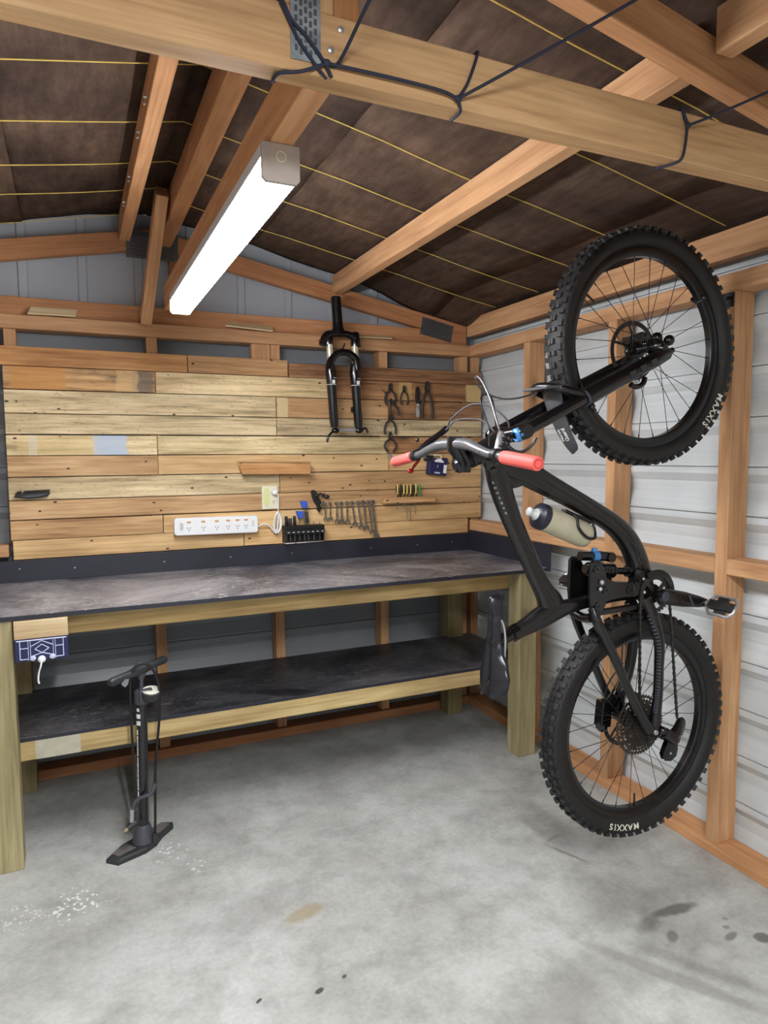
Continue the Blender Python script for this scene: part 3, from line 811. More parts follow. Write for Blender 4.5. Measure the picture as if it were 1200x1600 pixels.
# worn pale paint band on the shelf rail beside the left leg
mb = MB(); mb.box(-2.14, -1.995, -0.6030, -0.6021, 0.3425, 0.4095); mb.build('paint_smear', plain('whitewash', srgb(182, 178, 158), 0.7, var=0.12, scale=20), wbn)
# screws in the upstand
for x in (-2.20, -1.99, -1.62, -1.32, -1.02, -0.60, -0.33, -0.12):
    mb = MB(); mb.cyl((x, -0.016, 0.935 if x < -2 else 0.925), (x, -0.0175, 0.935 if x < -2 else 0.925), 0.0035, 0.003, 8)
    mb.build('screw', M['steel'], wbn)

# ---- blue holder under the worktop's left end
bh = thing('blue_cord_holder', 'navy plastic holder with pale diamond and circle pattern screwed under the worktop edge', 'holder', (-2.10, -0.695, 0.78))
mb = MB(); mb.box(-2.180, -2.018, -0.712, -0.693, 0.800, 0.860); mb.build('mounting_block', M['packer'], bh, bevel=0.001)
mb = MB(); mb.box(-2.180, -2.018, -0.722, -0.6935, 0.726, 0.799); mb.build('body', M['navy'], bh, bevel=0.003)
mb = MB()
yy = -0.7225
def ln(a, b_, r=0.0016): mb.tube([(a[0], yy, a[1]), (b_[0], yy, b_[1])], r, 6)
X = lambda u: -2.180 + 0.162 * u
Zz = lambda w_: 0.726 + 0.073 * w_
ln((X(.10), Zz(.62)), (X(.25), Zz(.62))); ln((X(.75), Zz(.62)), (X(.90), Zz(.62)))
ln((X(.10), Zz(.12)), (X(.25), Zz(.12))); ln((X(.75), Zz(.12)), (X(.90), Zz(.12)))
ln((X(.10), Zz(.12)), (X(.10), Zz(.95))); ln((X(.90), Zz(.12)), (X(.90), Zz(.95)))
for u in (.25, .29, .71, .75): ln((X(u), Zz(.05)), (X(u), Zz(.97)), 0.0012)
ln((X(.29), Zz(.68)), (X(.5), Zz(.92))); ln((X(.5), Zz(.92)), (X(.71), Zz(.68)))
ln((X(.37), Zz(.55)), (X(.5), Zz(.75))); ln((X(.5), Zz(.75)), (X(.63), Zz(.55))); ln((X(.63), Zz(.55)), (X(.5), Zz(.36))); ln((X(.5), Zz(.36)), (X(.37), Zz(.55)))
ln((X(.29), Zz(.22)), (X(.5), Zz(.36))); ln((X(.5), Zz(.36)), (X(.71), Zz(.22)))
ln((X(.04), Zz(.97)), (X(.96), Zz(.97)), 0.0022)
mb.build('pattern_lines', M['line_white'], bh, smooth=60)
for u in (.33, .69):
    mb = MB(); mb.lathe((X(u), -0.7222, Zz(.14)), (0, -1, 0), [(0.009, 0), (0.009, 0.002), (0.006, 0.004), (0.001, 0.0045)], 16); mb.build('round_boss', M['line_white'], bh, smooth=40)
mb = MB(); mb.lathe((X(.49), -0.724, Zz(.06)), (0, -1, 0), [(0.012, -0.001), (0.012, 0.006), (0.007, 0.012), (0.005, 0.014)], 16)
mb.build('cord_end_knob', M['white'], bh, smooth=40)
mb = MB(); mb.tube(spline([(X(.49), -0.735, Zz(.06)), (X(.47), -0.742, 0.712), (X(.43), -0.738, 0.69), (X(.41), -0.736, 0.665), (X(.425), -0.736, 0.652)], 6), 0.0028, 8)
mb.build('cord', M['white'], bh, smooth=60)

# ================================================================== STRIP LIGHT
sl = thing('strip_light', 'long white LED strip light fixed under a roof joist, switched on', 'lamp', (-1.602, -1.26, 1.95))
x0, x1 = -1.638, -1.566; ya, yb = -1.925, -0.615; zt, zb = 1.9845, 1.915
mb = MB(); mb.prism([(x0, zt), (x1, zt), (x1, zt - 0.026), (x0, zt - 0.026)], ya, yb); mb.build('housing', M['housing'], sl, bevel=0.002)
mb = MB(); mb.prism([(x0 + 0.001, zt - 0.0265), (x1 - 0.001, zt - 0.0265), (x1 - 0.001, zb + 0.008), (x1 - 0.008, zb), (x0 + 0.008, zb), (x0 + 0.001, zb + 0.008)], ya + 0.0055, yb - 0.0055)
mb.build('diffuser', M['lamp'], sl)
for y0_, y1_ in ((ya - 0.006, ya + 0.005), (yb - 0.005, yb + 0.006)):
    mb = MB(); mb.prism([(x0 - 0.001, zt), (x1 + 0.001, zt), (x1 + 0.001, zb + 0.006), (x1 - 0.006, zb - 0.002), (x0 + 0.006, zb - 0.002), (x0 - 0.001, zb + 0.006)], y0_, y1_)
    ec = mb.build('end_cap', M['taupe'], sl, bevel=0.0015)
    if y0_ < -1.5:
        m2 = MB(); m2.ring(((x0 + x1) / 2, ya - 0.0065, zt - 0.024), (0, 1, 0), [(0.0085, -0.0005), (0.0100, -0.0005), (0.0100, 0.0008), (0.0085, 0.0008)], 24)
        m2.build('cable_entry_ring', M['ivory'], ec)

# ================================================================== CORD ON THE TIE BEAM
cord = thing('navy_cord', 'thin navy cord knotted round the front tie beam at three places', 'cord', (-1.3, -2.18, 2.0))
def loop(x, dx):
    y0_, y1_, z0_, z1_ = -2.1785, -2.1265, 1.9825, 2.0845
    return [(x, y0_, z0_ + 0.035), (x - dx * .4, y0_, z1_), (x - dx * .4, y1_, z1_), (x, y1_, z0_), (x + dx * .3, y0_, z0_)]
def rope(pts, r=0.0028, n=6, name='strand'):
    mb = MB(); mb.tube(spline(pts, n), r, 7); return mb.build(name, M['cord_blue'], cord, smooth=60)
rope([(-1.600, -2.180, 2.004), (-1.640, -2.178, 1.985), (-1.672, -2.1655, 1.9815), (-1.675, -2.14, 1.9815), (-1.668, -2.1245, 1.99)])
rope([(-1.668, -2.1235, 2.06), (-1.673, -2.178, 2.0835), (-1.655, -2.1795, 2.055), (-1.63, -2.180, 2.035), (-1.602, -2.180, 2.003), (-1.592, -2.180, 1.985)])
rope([(-1.672, -2.1785, 2.078), (-1.645, -2.1795, 2.030), (-1.622, -2.1795, 2.003), (-1.600, -2.1785, 1.9815)], 0.0024)
rope([(-1.600, -2.182, 2.004), (-1.580, -2.184, 2.010), (-1.565, -2.30, 2.06), (-1.52, -2.55, 2.17), (-1.48, -2.8, 2.27)])
rope([(-1.595, -2.1805, 2.004), (-1.50, -2.182, 2.005), (-1.402, -2.182, 2.004), (-1.366, -2.181, 1.998)])
rope([(-1.366, -2.180, 1.998), (-1.345, -2.1795, 2.030), (-1.325, -2.177, 2.0835), (-1.322, -2.14, 2.0845)])
rope([(-1.366, -2.180, 1.998), (-1.362, -2.1795, 1.990), (-1.357, -2.172, 1.9815), (-1.357, -2.14, 1.9815)])
rope([(-1.364, -2.182, 1.999), (-1.29, -2.22, 2.04), (-1.14, -2.30, 2.125), (-0.98, -2.40, 2.22), (-0.85, -2.50, 2.31)], 0.0028)
rope([(-0.836, -2.181, 2.056), (-0.842, -2.1795, 2.068), (-0.848, -2.176, 2.0835), (-0.848, -2.14, 2.0845)], 0.0035)
rope([(-0.836, -2.181, 2.052), (-0.838, -2.1795, 2.02), (-0.845, -2.178, 1.99), (-0.855, -2.165, 1.9815), (-0.872, -2.13, 1.9815)])
rope([(-0.836, -2.182, 2.052), (-0.78, -2.21, 2.075), (-0.66, -2.26, 2.13), (-0.50, -2.33, 2.2), (-0.36, -2.40, 2.24)])
for p in ((-1.600, -2.182, 2.004), (-1.366, -2.182, 1.998), (-0.836, -2.183, 2.053)):
    mb = MB(); mb.ball(p, 0.0062, 10, (1.2, .7, .9)); mb.build('knot', M['cord_blue'], cord, smooth=80)

# ================================================================== HANGING SUSPENSION FORK
fk = thing('suspension_fork', 'loose black suspension fork with pale stanchions hung on the plank wall', 'bike fork', (-0.765, -0.09, 1.53))
FY = -0.075
mb = MB(); mb.lathe((-0.787, FY, 1.985), (-0.012, 0, 0.18), [(0.034, -0.004), (0.032, 0.012), (0.027, 0.03), (0.025, 0.06), (0.024, 0.172), (0.022, 0.174), (0.020, 0.174)], 20)
mb.build('steerer_tube', M['gloss_black'], fk, smooth=40)
mb = MB()
pl = spline_w([(-0.868, 1.925, .020, .02), (-0.848, 1.972, .020, .022), (-0.80, 1.985, .017, .024), (-0.775, 1.985, .017, .026), (-0.745, 1.985, .016, .024), (-0.700, 1.968, .018, .022), (-0.690, 1.925, .018, .02)], 5)
mb.sweep([((p[0], FY, p[1]), a, b) for p, a, b in pl])
mb.lathe((-0.838, FY, 1.93), (0, 0, 1), [(0.021, 0), (0.022, 0.01), (0.021, 0.052), (0.014, 0.060)], 18)
mb.lathe((-0.700, FY, 1.93), (0, 0, 1), [(0.021, 0), (0.022, 0.01), (0.021, 0.060), (0.014, 0.068)], 18)
mb.build('crown', M['gloss_black'], fk, smooth=45)
for x0_, x1_ in ((-0.834, -0.824), (-0.702, -0.696)):
    mb = MB(); mb.cyl((x0_, FY, 1.935), (x1_, FY, 1.79), 0.0165, 0.0165, 20); mb.build('stanchion', M['gold'], fk, smooth=40)
for s, pts in ((-1, [(-0.830, 1.835), (-0.829, 1.80), (-0.826, 1.74), (-0.821, 1.66), (-0.815, 1.57), (-0.811, 1.535)]), (1, [(-0.702, 1.845), (-0.704, 1.80), (-0.699, 1.74), (-0.694, 1.66), (-0.688, 1.57), (-0.685, 1.53)])):
    rr = [.0225, .026, .0235, .0215, .0225, .019]
    mb = MB(); mb.tube([(x, FY, z) for x, z in pts], rr, 18)
    lw = mb.build('lower_leg', M['gloss_black'], fk, smooth=50)
    mb = MB(); px, pz = pts[2]
    for dz in (0.020, -0.012):
        mb = MB(); mb.ring((px, FY, pz + dz + 0.012), (0, 0, 1), [(0.0228, -0.0012), (0.0245, -0.0012), (0.0245, 0.0012), (0.0228, 0.0012)], 24); mb.build('decal_band', M['print'], lw)
    mb = MB(); mb.box(px - 0.004, px + 0.010, FY - 0.0262, FY - 0.0225, pz + 0.004, pz + 0.022); mb.build('decal_mark', M['print'], lw)
mb = MB(); pl = spline_w([(-0.842, 1.812, .020, .016), (-0.828, 1.858, .018, .015), (-0.800, 1.888, .016, .014), (-0.765, 1.896, .015, .014), (-0.730, 1.890, .016, .014), (-0.702, 1.865, .018, .015), (-0.690, 1.815, .020, .016)], 5)
mb.sweep([((p[0], FY - 0.012, p[1]), a, b) for p, a, b in pl]); mb.build('fork_arch', M['gloss_black'], fk, smooth=50)
mb = MB(); mb.cyl((-0.80, FY, 1.522), (-0.695, FY, 1.526), 0.0085); mb.build('through_axle', M['steel'], fk, smooth=40)
mb = MB(); mb.ball((-0.808, FY, 1.520), 0.018, 12, (1.2, 1, .8)); mb.build('dropout', M['gloss_black'], fk, smooth=50)
mb = MB(); mb.tube(spline([(-0.815, FY - .012, 1.515), (-0.835, FY - .016, 1.508), (-0.852, FY - .018, 1.488), (-0.858, FY - .018, 1.463)], 5), [.006] * 15 + [.0045], 8)
mb.build('axle_lever', M['gloss_black'], fk, smooth=50)
mb = MB(); mb.ball((-0.684, FY, 1.522), 0.019, 12, (1.2, 1, .8)); mb.tube(spline([(-0.668, FY - .008, 1.526), (-0.652, FY - .01, 1.532), (-0.640, FY - .01, 1.510)], 4), .0055, 8)
mb.build('dropout', M['gloss_black'], fk, smooth=50)
mb = MB(); mb.prism([(-0.722, 1.635), (-0.706, 1.642), (-0.704, 1.600), (-0.722, 1.612)], FY - .012, FY + .012)
mb.build('brake_mount', M['gloss_black'], fk, smooth=50)
mb = MB(); mb.cyl((-0.868, FY, 1.945), (-0.885, FY, 1.943), 0.008); mb.build('damper_knob', M['red'], fk, smooth=40)
mb = MB(); mb.tube([(-0.765, 0.002, 1.915), (-0.765, FY + .02, 1.915), (-0.765, FY - .004, 1.918), (-0.765, FY - .028, 1.935)], 0.004, 8)
hk = mb.build('wall_hook', M['darksteel'], None, origin=(-0.765, 0, 1.915)); tag(hk, 'steel wall hook holding the hanging fork by its arch', 'hook')

# ================================================================== WALL TOOLS
def pliers(label, x, zt, zp, zb, sp, mat, r=0.0058, y=-0.012, tilt=0.0, close=0.3, jaw=0.010):
    t = thing('pliers', label, 'pliers', (x, y, zp), 'pliers hung on the plank wall')
    def rot(px, pz):
        dx, dz = px - x, pz - zp
        return (x + dx * cos(tilt) - dz * sin(tilt), zp + dx * sin(tilt) + dz * cos(tilt))
    mb = MB()
    for s in (-1, 1):
        P = [rot(x + s * a, b) for a, b in ((0.0006, zt), (jaw * .45, zt - .002), (jaw, zp + (zt - zp) * .45), (jaw * .9, zp), (jaw * .5, zp - .010), (0.0006, zp - .006))]
        mb.prism(P, y - .004, y + .004)
    a = rot(x, zp); mb.cyl((a[0], y - .0065, a[1]), (a[0], y + .0065, a[1]), 0.007, seg=12)
    mb.build('jaws', M['darksteel'], t, smooth=40)
    for s in (-1, 1):
        pts = [rot(x + s * a_, b) for a_, b in ((jaw * .6, zp - .008), (sp * .62, zp - (zp - zb) * .22), (sp, zp - (zp - zb) * .6), (sp * (1 - close), zb))]
        mb = MB(); mb.tube(spline([(p[0], y, p[1]) for p in pts], 5), [r * .8] * 5 + [r] * 10 + [r * .9], 8)
        mb.build('handle', mat, t, smooth=60)
    mb = MB(); mb.cyl((a[0], 0.002, a[1] + .012), (a[0], y - .012, a[1] + .012), 0.0018, seg=6); mb.build('nail', M['steel'], t)
    return t
M['handle_dark'] = plain('pliers_handle_dark', srgb(46, 38, 38), 0.5, var=0.15)
M['handle_brown'] = plain('pliers_handle_maroon', srgb(60, 40, 40), 0.5, var=0.15)
pliers('dark pliers at the top left of the hanging tools, highest of the column of four', -0.482, 1.768, 1.735, 1.655, .031, M['handle_dark'])
pliers('dark pliers hung crooked, second from the top in the column of four', -0.480, 1.690, 1.664, 1.592, .024, M['handle_dark'], tilt=0.32, y=-0.026)
pliers('black-handled pliers, third from the top in the column of four', -0.484, 1.607, 1.582, 1.506, .031, M['handle_dark'], close=0.02)
pliers('maroon-handled pliers with closed rounded handles, lowest in the column of four', -0.483, 1.520, 1.487, 1.416, .033, M['handle_brown'], close=0.55, r=0.0062)
pliers('smallest pliers, hung right of the top of the pliers column', -0.403, 1.758, 1.733, 1.658, .022, M['handle_dark'], r=0.0048, jaw=.008)
pliers('largest long-handled pliers, hung furthest right among the hanging tools', -0.268, 1.785, 1.735, 1.592, .030, M['handle_dark'], r=0.0072, jaw=.014, close=0.05)
kn = thing('folding_saw', 'narrow black folding saw with steel lower end hung between small and large pliers', 'folding saw', (-0.326, -0.012, 1.68))
mb = MB(); mb.prism([(-0.333, 1.668), (-0.338, 1.70), (-0.334, 1.745), (-0.324, 1.758), (-0.316, 1.74), (-0.313, 1.70), (-0.316, 1.668)], -0.018, -0.0045); mb.build('handle', M['black'], kn, bevel=0.003)
mb = MB(); mb.prism([(-0.336, 1.600), (-0.332, 1.667), (-0.318, 1.667), (-0.314, 1.600), (-0.325, 1.595)], -0.014, -0.008); mb.build('blade', M['steel'], kn)
mb = MB(); mb.ring((-0.485, -0.008, 1.392), (0, 1, 0), [(0.008, -.005), (0.014, -.005), (0.014, .004), (0.008, .004)], 20)
tag(mb.build('steel_ring', M['steel'], None, origin=(-0.485, 0, 1.392)), 'small pale ring hanging just below the maroon pliers beside the coral grip', 'ring')
# wires bundle left of the top pliers
mb = MB()
for k in range(4): mb.tube(spline([(-0.53 + .004 * k, -0.006, 1.735 - .004 * k), (-0.515 + .003 * k, -0.012, 1.72), (-0.500, -0.010, 1.705 + .004 * k), (-0.497, -.008, 1.68)], 4), .0012, 5)
tag(mb.build('wire_bundle', M['darksteel'], None, origin=(-0.51, 0, 1.71)), 'few thin bent wires hung left of the top pliers', 'wire')

# navy box
nb = thing('tape_dispenser', 'small navy box with white labels hung on the planks under the handlebar', 'tape dispenser', (-0.215, -0.02, 1.335))
c0 = V((-0.217, -0.022, 1.336)); ang = radians(-7); ax = V((cos(ang), 0, sin(ang))); az = V((-sin(ang), 0, cos(ang))); yv = V((0, 1, 0))
mb = MB(); mb.obox(c0, ax, yv, az, .054, .020, .044); mb.obox(c0 + az * .048 - ax * .042, ax, yv, az, .012, .018, .008); mb.obox(c0 + az * .046 + ax * .042, ax, yv, az, .012, .018, .006)
mb.build('case', M['navy'], nb, bevel=.004)
mb = MB(); P = [c0 - yv * .0215 + ax * (-.028 + .056 * t) + az * (.030 + .014 * sin(pi * t)) for t in [k / 8 for k in range(9)]] 
Q = [c0 - yv * .0215 + ax * (-.028 + .056 * t) + az * (.024) for t in [k / 8 for k in range(9)]][::-1]
mb.add(P + Q, [tuple(range(18))]); mb.build('label_patch', M['white'], nb)
mb = MB(); mb.obox(c0 + ax * .040 - yv * .0208 - az * .008, ax, yv, az, .009, .0008, .022); mb.build('label_patch', M['white'], nb)
mb = MB(); mb.obox(c0 - ax * .004 - yv * .0208 - az * .032, ax, yv, az, .016, .0006, .004); mb.obox(c0 - ax * .006 - yv * .0208 + az * .002, ax, yv, az, .002, .0006, .006); o = mb.build('small_print', M['line_white'], nb); o['kind'] = 'stuff'
mb = MB(); mb.tube([c0 + az * .044 - ax * .024, c0 + az * .060 - ax * .022, c0 + az * .062 + ax * .018, c0 + az * .044 + ax * .022], .004, 8); mb.build('belt_clip', M['ivory'], nb, smooth=50)

# screwdriver rack
sr = thing('screwdriver_rack', 'short wooden block with drilled holes holding screwdrivers on the plank wall', 'rack', (-0.385, -0.02, 1.165))
tbox('block', -0.535, -0.234, -0.042, 0.0, 1.151, 1.181, M['pal_tan'], sr, 'x', tint=(1.12, 1.05, .95, 1), bevel=.002)
names = (('first', 'yellow and black', 0), ('second', 'short black', 1), ('third', 'yellow and black', 0), ('fourth', 'long yellow and black', 0), ('fifth', 'long pale yellow and black', 0), ('sixth', 'black', 1), ('seventh', 'yellow and black', 0), ('last', 'green', 2))
xs = (-0.451, -0.432, -0.414, -0.396, -0.375, -0.361, -0.344, -0.320); zb_ = (1.115, 1.14, 1.12, 1.062, 1.050, 1.14, 1.09, 1.145)
for (nm, colr, k), x, zb0 in zip(names, xs, zb_):
    t = thing('screwdriver', f'{colr} screwdriver, {nm} from the left in the wooden rack', 'screwdriver', (x, -0.024, 1.18), 'screwdrivers in the wooden rack')
    mt = (M['yellow'], M['black'], M['greenh'])[k]
    mb = MB(); mb.lathe((x, -0.024, 1.1815), (0, 0, 1), [(.003, 0), (.0050, .006), (.0044, .014), (.0054, .024), (.0056, .058), (.0038, .066)], 12); h = mb.build('handle', mt, t, smooth=50)
    if k == 0:
        mb = MB()
        for s in (-1, 1): mb.box(x + s * .0050 - .0012, x + s * .0050 + .0012, -.0275, -.0205, 1.203, 1.243)
        mb.box(x - .0038, x + .0038, -.0292, -.0270, 1.1815, 1.198)
        mb.build('grip_inlay', M['black'], h)
    mb = MB(); mb.cyl((x, -0.024, zb0), (x, -0.024, 1.1505), .0019, .0019, 8); mb.build('shaft', M['chrome'], t, smooth=50)

# wall ledge
wl_ = thing('wall_ledge', 'small empty wooden ledge with slanted ends fixed to the planks', 'shelf', (-1.11, -0.03, 1.345))
mb = MB(); mb.hexa([(-1.255, -0.002, 1.369), (-0.950, -0.002, 1.366), (-0.928, -0.056, 1.366), (-1.287, -0.056, 1.372), (-1.255, -0.002, 1.376), (-0.950, -0.002, 1.373), (-0.928, -0.056, 1.373), (-1.287, -0.056, 1.379)])
mb.build('ledge_top', M['pal_tan'], wl_)
mb = MB(); mb.hexa([(-1.252, -0.012, 1.313), (-0.952, -0.012, 1.311), (-0.930, -0.050, 1.312), (-1.262, -0.050, 1.315), (-1.262, -0.012, 1.3685), (-0.952, -0.012, 1.3655), (-0.930, -0.050, 1.3655), (-1.284, -0.050, 1.3705)])
mb.build('ledge_front', M['pal_orange'], wl_)

# power outlet, strip, cord
ou = thing('power_outlet', 'cream double wall socket with one white plug on the planks', 'outlet', (-1.123, -0.006, 1.2))
mb = MB(); mb.box(-1.162, -1.085, -0.012, -0.0005, 1.144, 1.256); mb.build('face_plate', M['ivory'], ou, bevel=.003)
mb = MB(); mb.box(-1.154, -1.126, -0.0136, -0.0121, 1.166, 1.246); mb.build('switch_rocker', plain('pale_green_film', srgb(214, 218, 150), .5), ou)
def socket(cx, y, cz, parent, s=1.0):
    mb = MB()
    for a, dx in ((0.5, -0.0052), (-0.5, 0.0052)):
        mb.obox((cx + dx * s, y, cz + .003 * s), (cos(a), 0, sin(a)), (0, 1, 0), (-sin(a), 0, cos(a)), .0011 * s, .0004, .0036 * s)
    mb.obox((cx, y, cz - .0065 * s), (1, 0, 0), (0, 1, 0), (0, 0, 1), .0011 * s, .0004, .0036 * s)
    return mb.build('socket', M['slot'], parent)
socket(-1.105, -.0124, 1.178, ou); socket(-1.105, -.0124, 1.226, ou)
mb = MB(); mb.box(-1.146, -1.136, -.0124, -.012, 1.158, 1.160); mb.build('small_print', M['slot'], ou)
ps = thing('power_strip', 'long white six-socket power board screwed to the planks', 'power strip', (-1.382, -0.02, 1.08))
mb = MB(); mb.prism([(-1.566, 1.041), (-1.574, 1.050), (-1.574, 1.112), (-1.566, 1.121), (-1.198, 1.118), (-1.190, 1.109), (-1.190, 1.046), (-1.198, 1.037)], -0.036, -0.0005); body = mb.build('body', M['white'], ps, bevel=.004)
for k, f in enumerate((.168, .336, .496, .632, .745, .852)):
    cx = -1.574 + .384 * f
    socket(cx, -.0363, 1.070, ps, 1.15)
    mb = MB(); mb.box(cx - .0085, cx + .0085, -.0372, -.0358, 1.0965, 1.1045); mb.build('switch', M['orange'], ps)
mb = MB()
for k in range(4): mb.box(-1.548 + .0035 * k, -1.5465 + .0035 * k, -.0364, -.0358, 1.066, 1.098)
for k in range(3): mb.box(-1.218 + .004 * k, -1.217 + .004 * k, -.0364, -.0358, 1.068, 1.096)
o = mb.build('small_print', M['grey_print'], ps); o['kind'] = 'stuff'
mb = MB()
cpts = [(-1.190, -.018, 1.063), (-1.165, -.02, 1.074), (-1.140, -.02, 1.071), (-1.118, -.018, 1.05), (-1.104, -.02, 1.030), (-1.088, -.022, 1.032), (-1.074, -.024, 1.06), (-1.075, -.026, 1.10), (-1.090, -.028, 1.125), (-1.106, -.026, 1.10), (-1.112, -.024, 1.06), (-1.100, -.022, 1.034), (-1.082, -.022, 1.045), (-1.079, -.022, 1.09), (-1.092, -.022, 1.13), (-1.104, -.020, 1.09), (-1.105, -.019, 1.05), (-1.095, -.017, 1.038), (-1.088, -.017, 1.07), (-1.087, -.020, 1.12), (-1.086, -.022, 1.17), (-1.088, -.030, 1.205), (-1.098, -.038, 1.222)]
mb.tube(spline(cpts, 6), .0034, 8); mb.build('power_cord', M['white'], ps, smooth=60)
mb = MB(); mb.lathe((-1.105, -.0130, 1.226), (0, -1, 0), [(.014, 0), (.015, .006), (.012, .026), (.006, .030)], 16); mb.build('plug', M['white'], ps, smooth=40)

# black curved piece on the left plank
bp = thing('plastic_clip', 'black curved plastic piece fixed near the left end of the planks', 'clip', (-2.14, -0.01, 1.248))
mb = MB(); mb.prism([(-2.170, 1.2555), (-2.072, 1.2595), (-2.072, 1.2645), (-2.170, 1.261)], -0.016, -0.0005); mb.prism([(-2.196, 1.253), (-2.178, 1.254), (-2.178, 1.260), (-2.196, 1.259)], -0.014, -0.0005)
mb.build('top_strip', M['black'], bp, bevel=.001)
mb = MB(); mb.prism([(-2.206, 1.236), (-2.200, 1.250), (-2.072, 1.2545), (-2.072, 1.247), (-2.080, 1.238), (-2.110, 1.231), (-2.150, 1.228)], -0.020, -0.0005); mb.build('curved_body', M['black'], bp, bevel=.003)
mb = MB(); mb.prism([(-2.185, 1.237), (-2.150, 1.243), (-2.085, 1.247), (-2.082, 1.245), (-2.112, 1.237), (-2.150, 1.233)], -0.0212, -0.0198); mb.build('painted_edge_highlight', M['pump_grey'], bp)  # lighter grey sliver, a highlight painted onto the black curved body

# black tool rack with its tools
tr = thing('tool_rack', 'black slotted bench tool rack with white lower wire on the plank wall', 'rack', (-0.963, -0.03, 1.02))
mb = MB(); mb.box(-1.064, -0.862, -0.052, -0.0015, 1.043, 1.061); mb.box(-1.064, -0.862, -0.010, -0.0015, 0.978, 1.0425); mb.box(-1.064, -0.862, -0.052, -0.044, 1.018, 1.0425); mb.build('body', M['black'], tr, bevel=.002)
mb = MB()
for k in range(8): mb.box(-1.050 + .0245 * k, -1.040 + .0245 * k, -.0526, -.0519, 1.028, 1.0315)
mb.build('slots', M['print'], tr)
mb = MB(); mb.box(-1.062, -1.056, -.050, -.010, .980, 1.043); mb.box(-.870, -.864, -.050, -.010, .980, 1.043); mb.build('side_plate', M['black'], tr)
mb = MB(); mb.tube([(-1.062, -.012, .977), (-1.062, -.050, .977), (-.864, -.050, .979), (-.864, -.012, .979)], .0028, 8); mb.build('lower_wire', M['steel'], tr, smooth=50)
def racktool(x, label, hz0, hz1, mat, w=.008, blue=False, tilt=0.0, name='hex_driver'):
    t = thing(name, label, 'hex tool', (x, -.03, 1.062), 'hand tools standing in the black rack')
    mb = MB(); mb.cyl((x, -.03, .985), (x + tilt * .5, -.03, hz0 + .004), .0022, .0022, 8); mb.build('shaft', M['chrome'], t, smooth=50)
    if blue:
        mb = MB(); mb.prism([(x + tilt - .018, hz1 + .004), (x + tilt + .019, hz1 + .001), (x + tilt + .017, hz0 + .010), (x + tilt + .004, hz0), (x + tilt - .006, hz0 + .004)], -.040, -.020); mb.build('handle', mat, t, bevel=.004)
    else:
        mb = MB(); mb.lathe((x + tilt * .5, -.03, hz0), (tilt * .4, 0, hz1 - hz0), [(w * .6, 0), (w, .006), (w * .9, (hz1 - hz0) * .5), (w, (hz1 - hz0) * .9), (w * .6, hz1 - hz0)], 12); mb.build('handle', mat, t, smooth=50)
racktool(-1.050, 'black-handled driver, first from the left in the black rack', 1.062, 1.108, M['black'])
racktool(-1.031, 'dark driver, second from the left in the black rack', 1.062, 1.098, M['pump_dark'], .0095)
racktool(-1.009, 'black-handled driver left of the lower blue handle in the rack', 1.062, 1.108, M['black'])
racktool(-0.984, 'blue-topped driver, the lower of the two blue ones in the rack', 1.092, 1.128, M['blue_tool'], blue=True)
racktool(-0.958, 'blue-topped driver, the higher of the two blue ones in the rack', 1.140, 1.176, M['blue_tool'], blue=True, tilt=-.004)
racktool(-0.938, 'dark slanted driver right of the blue handles in the rack', 1.070, 1.128, M['pump_dark'], .009, tilt=-.012)
racktool(-0.910, 'bare steel rod standing right of the slanted driver in the rack', 1.062, 1.078, M['chrome'], .003)
racktool(-0.880, 'bare steel rod at the right end of the black rack', 1.062, 1.074, M['chrome'], .003)
ct = thing('chain_breaker', 'black chain tool hung on a nail above the right end of the black rack', 'chain tool', (-0.89, -0.02, 1.17))
mb = MB(); mb.prism([(-.920, 1.228), (-.905, 1.232), (-.886, 1.214), (-.884, 1.196), (-.870, 1.176), (-.866, 1.150), (-.876, 1.120), (-.888, 1.128), (-.890, 1.156), (-.902, 1.168), (-.914, 1.196)], -.030, -.008); mb.build('body', M['black'], ct, bevel=.004)
mb = MB(); mb.cyl((-.905, -.034, 1.20), (-.872, -.034, 1.214), .006, .006, 10); mb.cyl((-.876, -.034, 1.15), (-.862, -.034, 1.175), .005, .005, 10); mb.build('screw_spindle', M['darksteel'], ct, smooth=50)
mb = MB(); mb.cyl((-.905, .002, 1.216), (-.905, -.032, 1.216), .002, seg=6); mb.build('nail', M['steel'], ct)
ft = thing('metal_fitting', 'small grey metal fitting hung above the first spanners', 'fitting', (-0.842, -0.012, 1.195))
mb = MB(); mb.ring((-.852, -.010, 1.203), (0, 1, 0), [(.004, -.004), (.010, -.004), (.010, .004), (.004, .004)], 14); mb.ball((-.835, -.012, 1.196), .012, 10, (1.3, .8, .8)); mb.cyl((-.838, .002, 1.196), (-.838, -.02, 1.196), .002, seg=6); mb.build('body', M['darksteel'], ft, smooth=50)

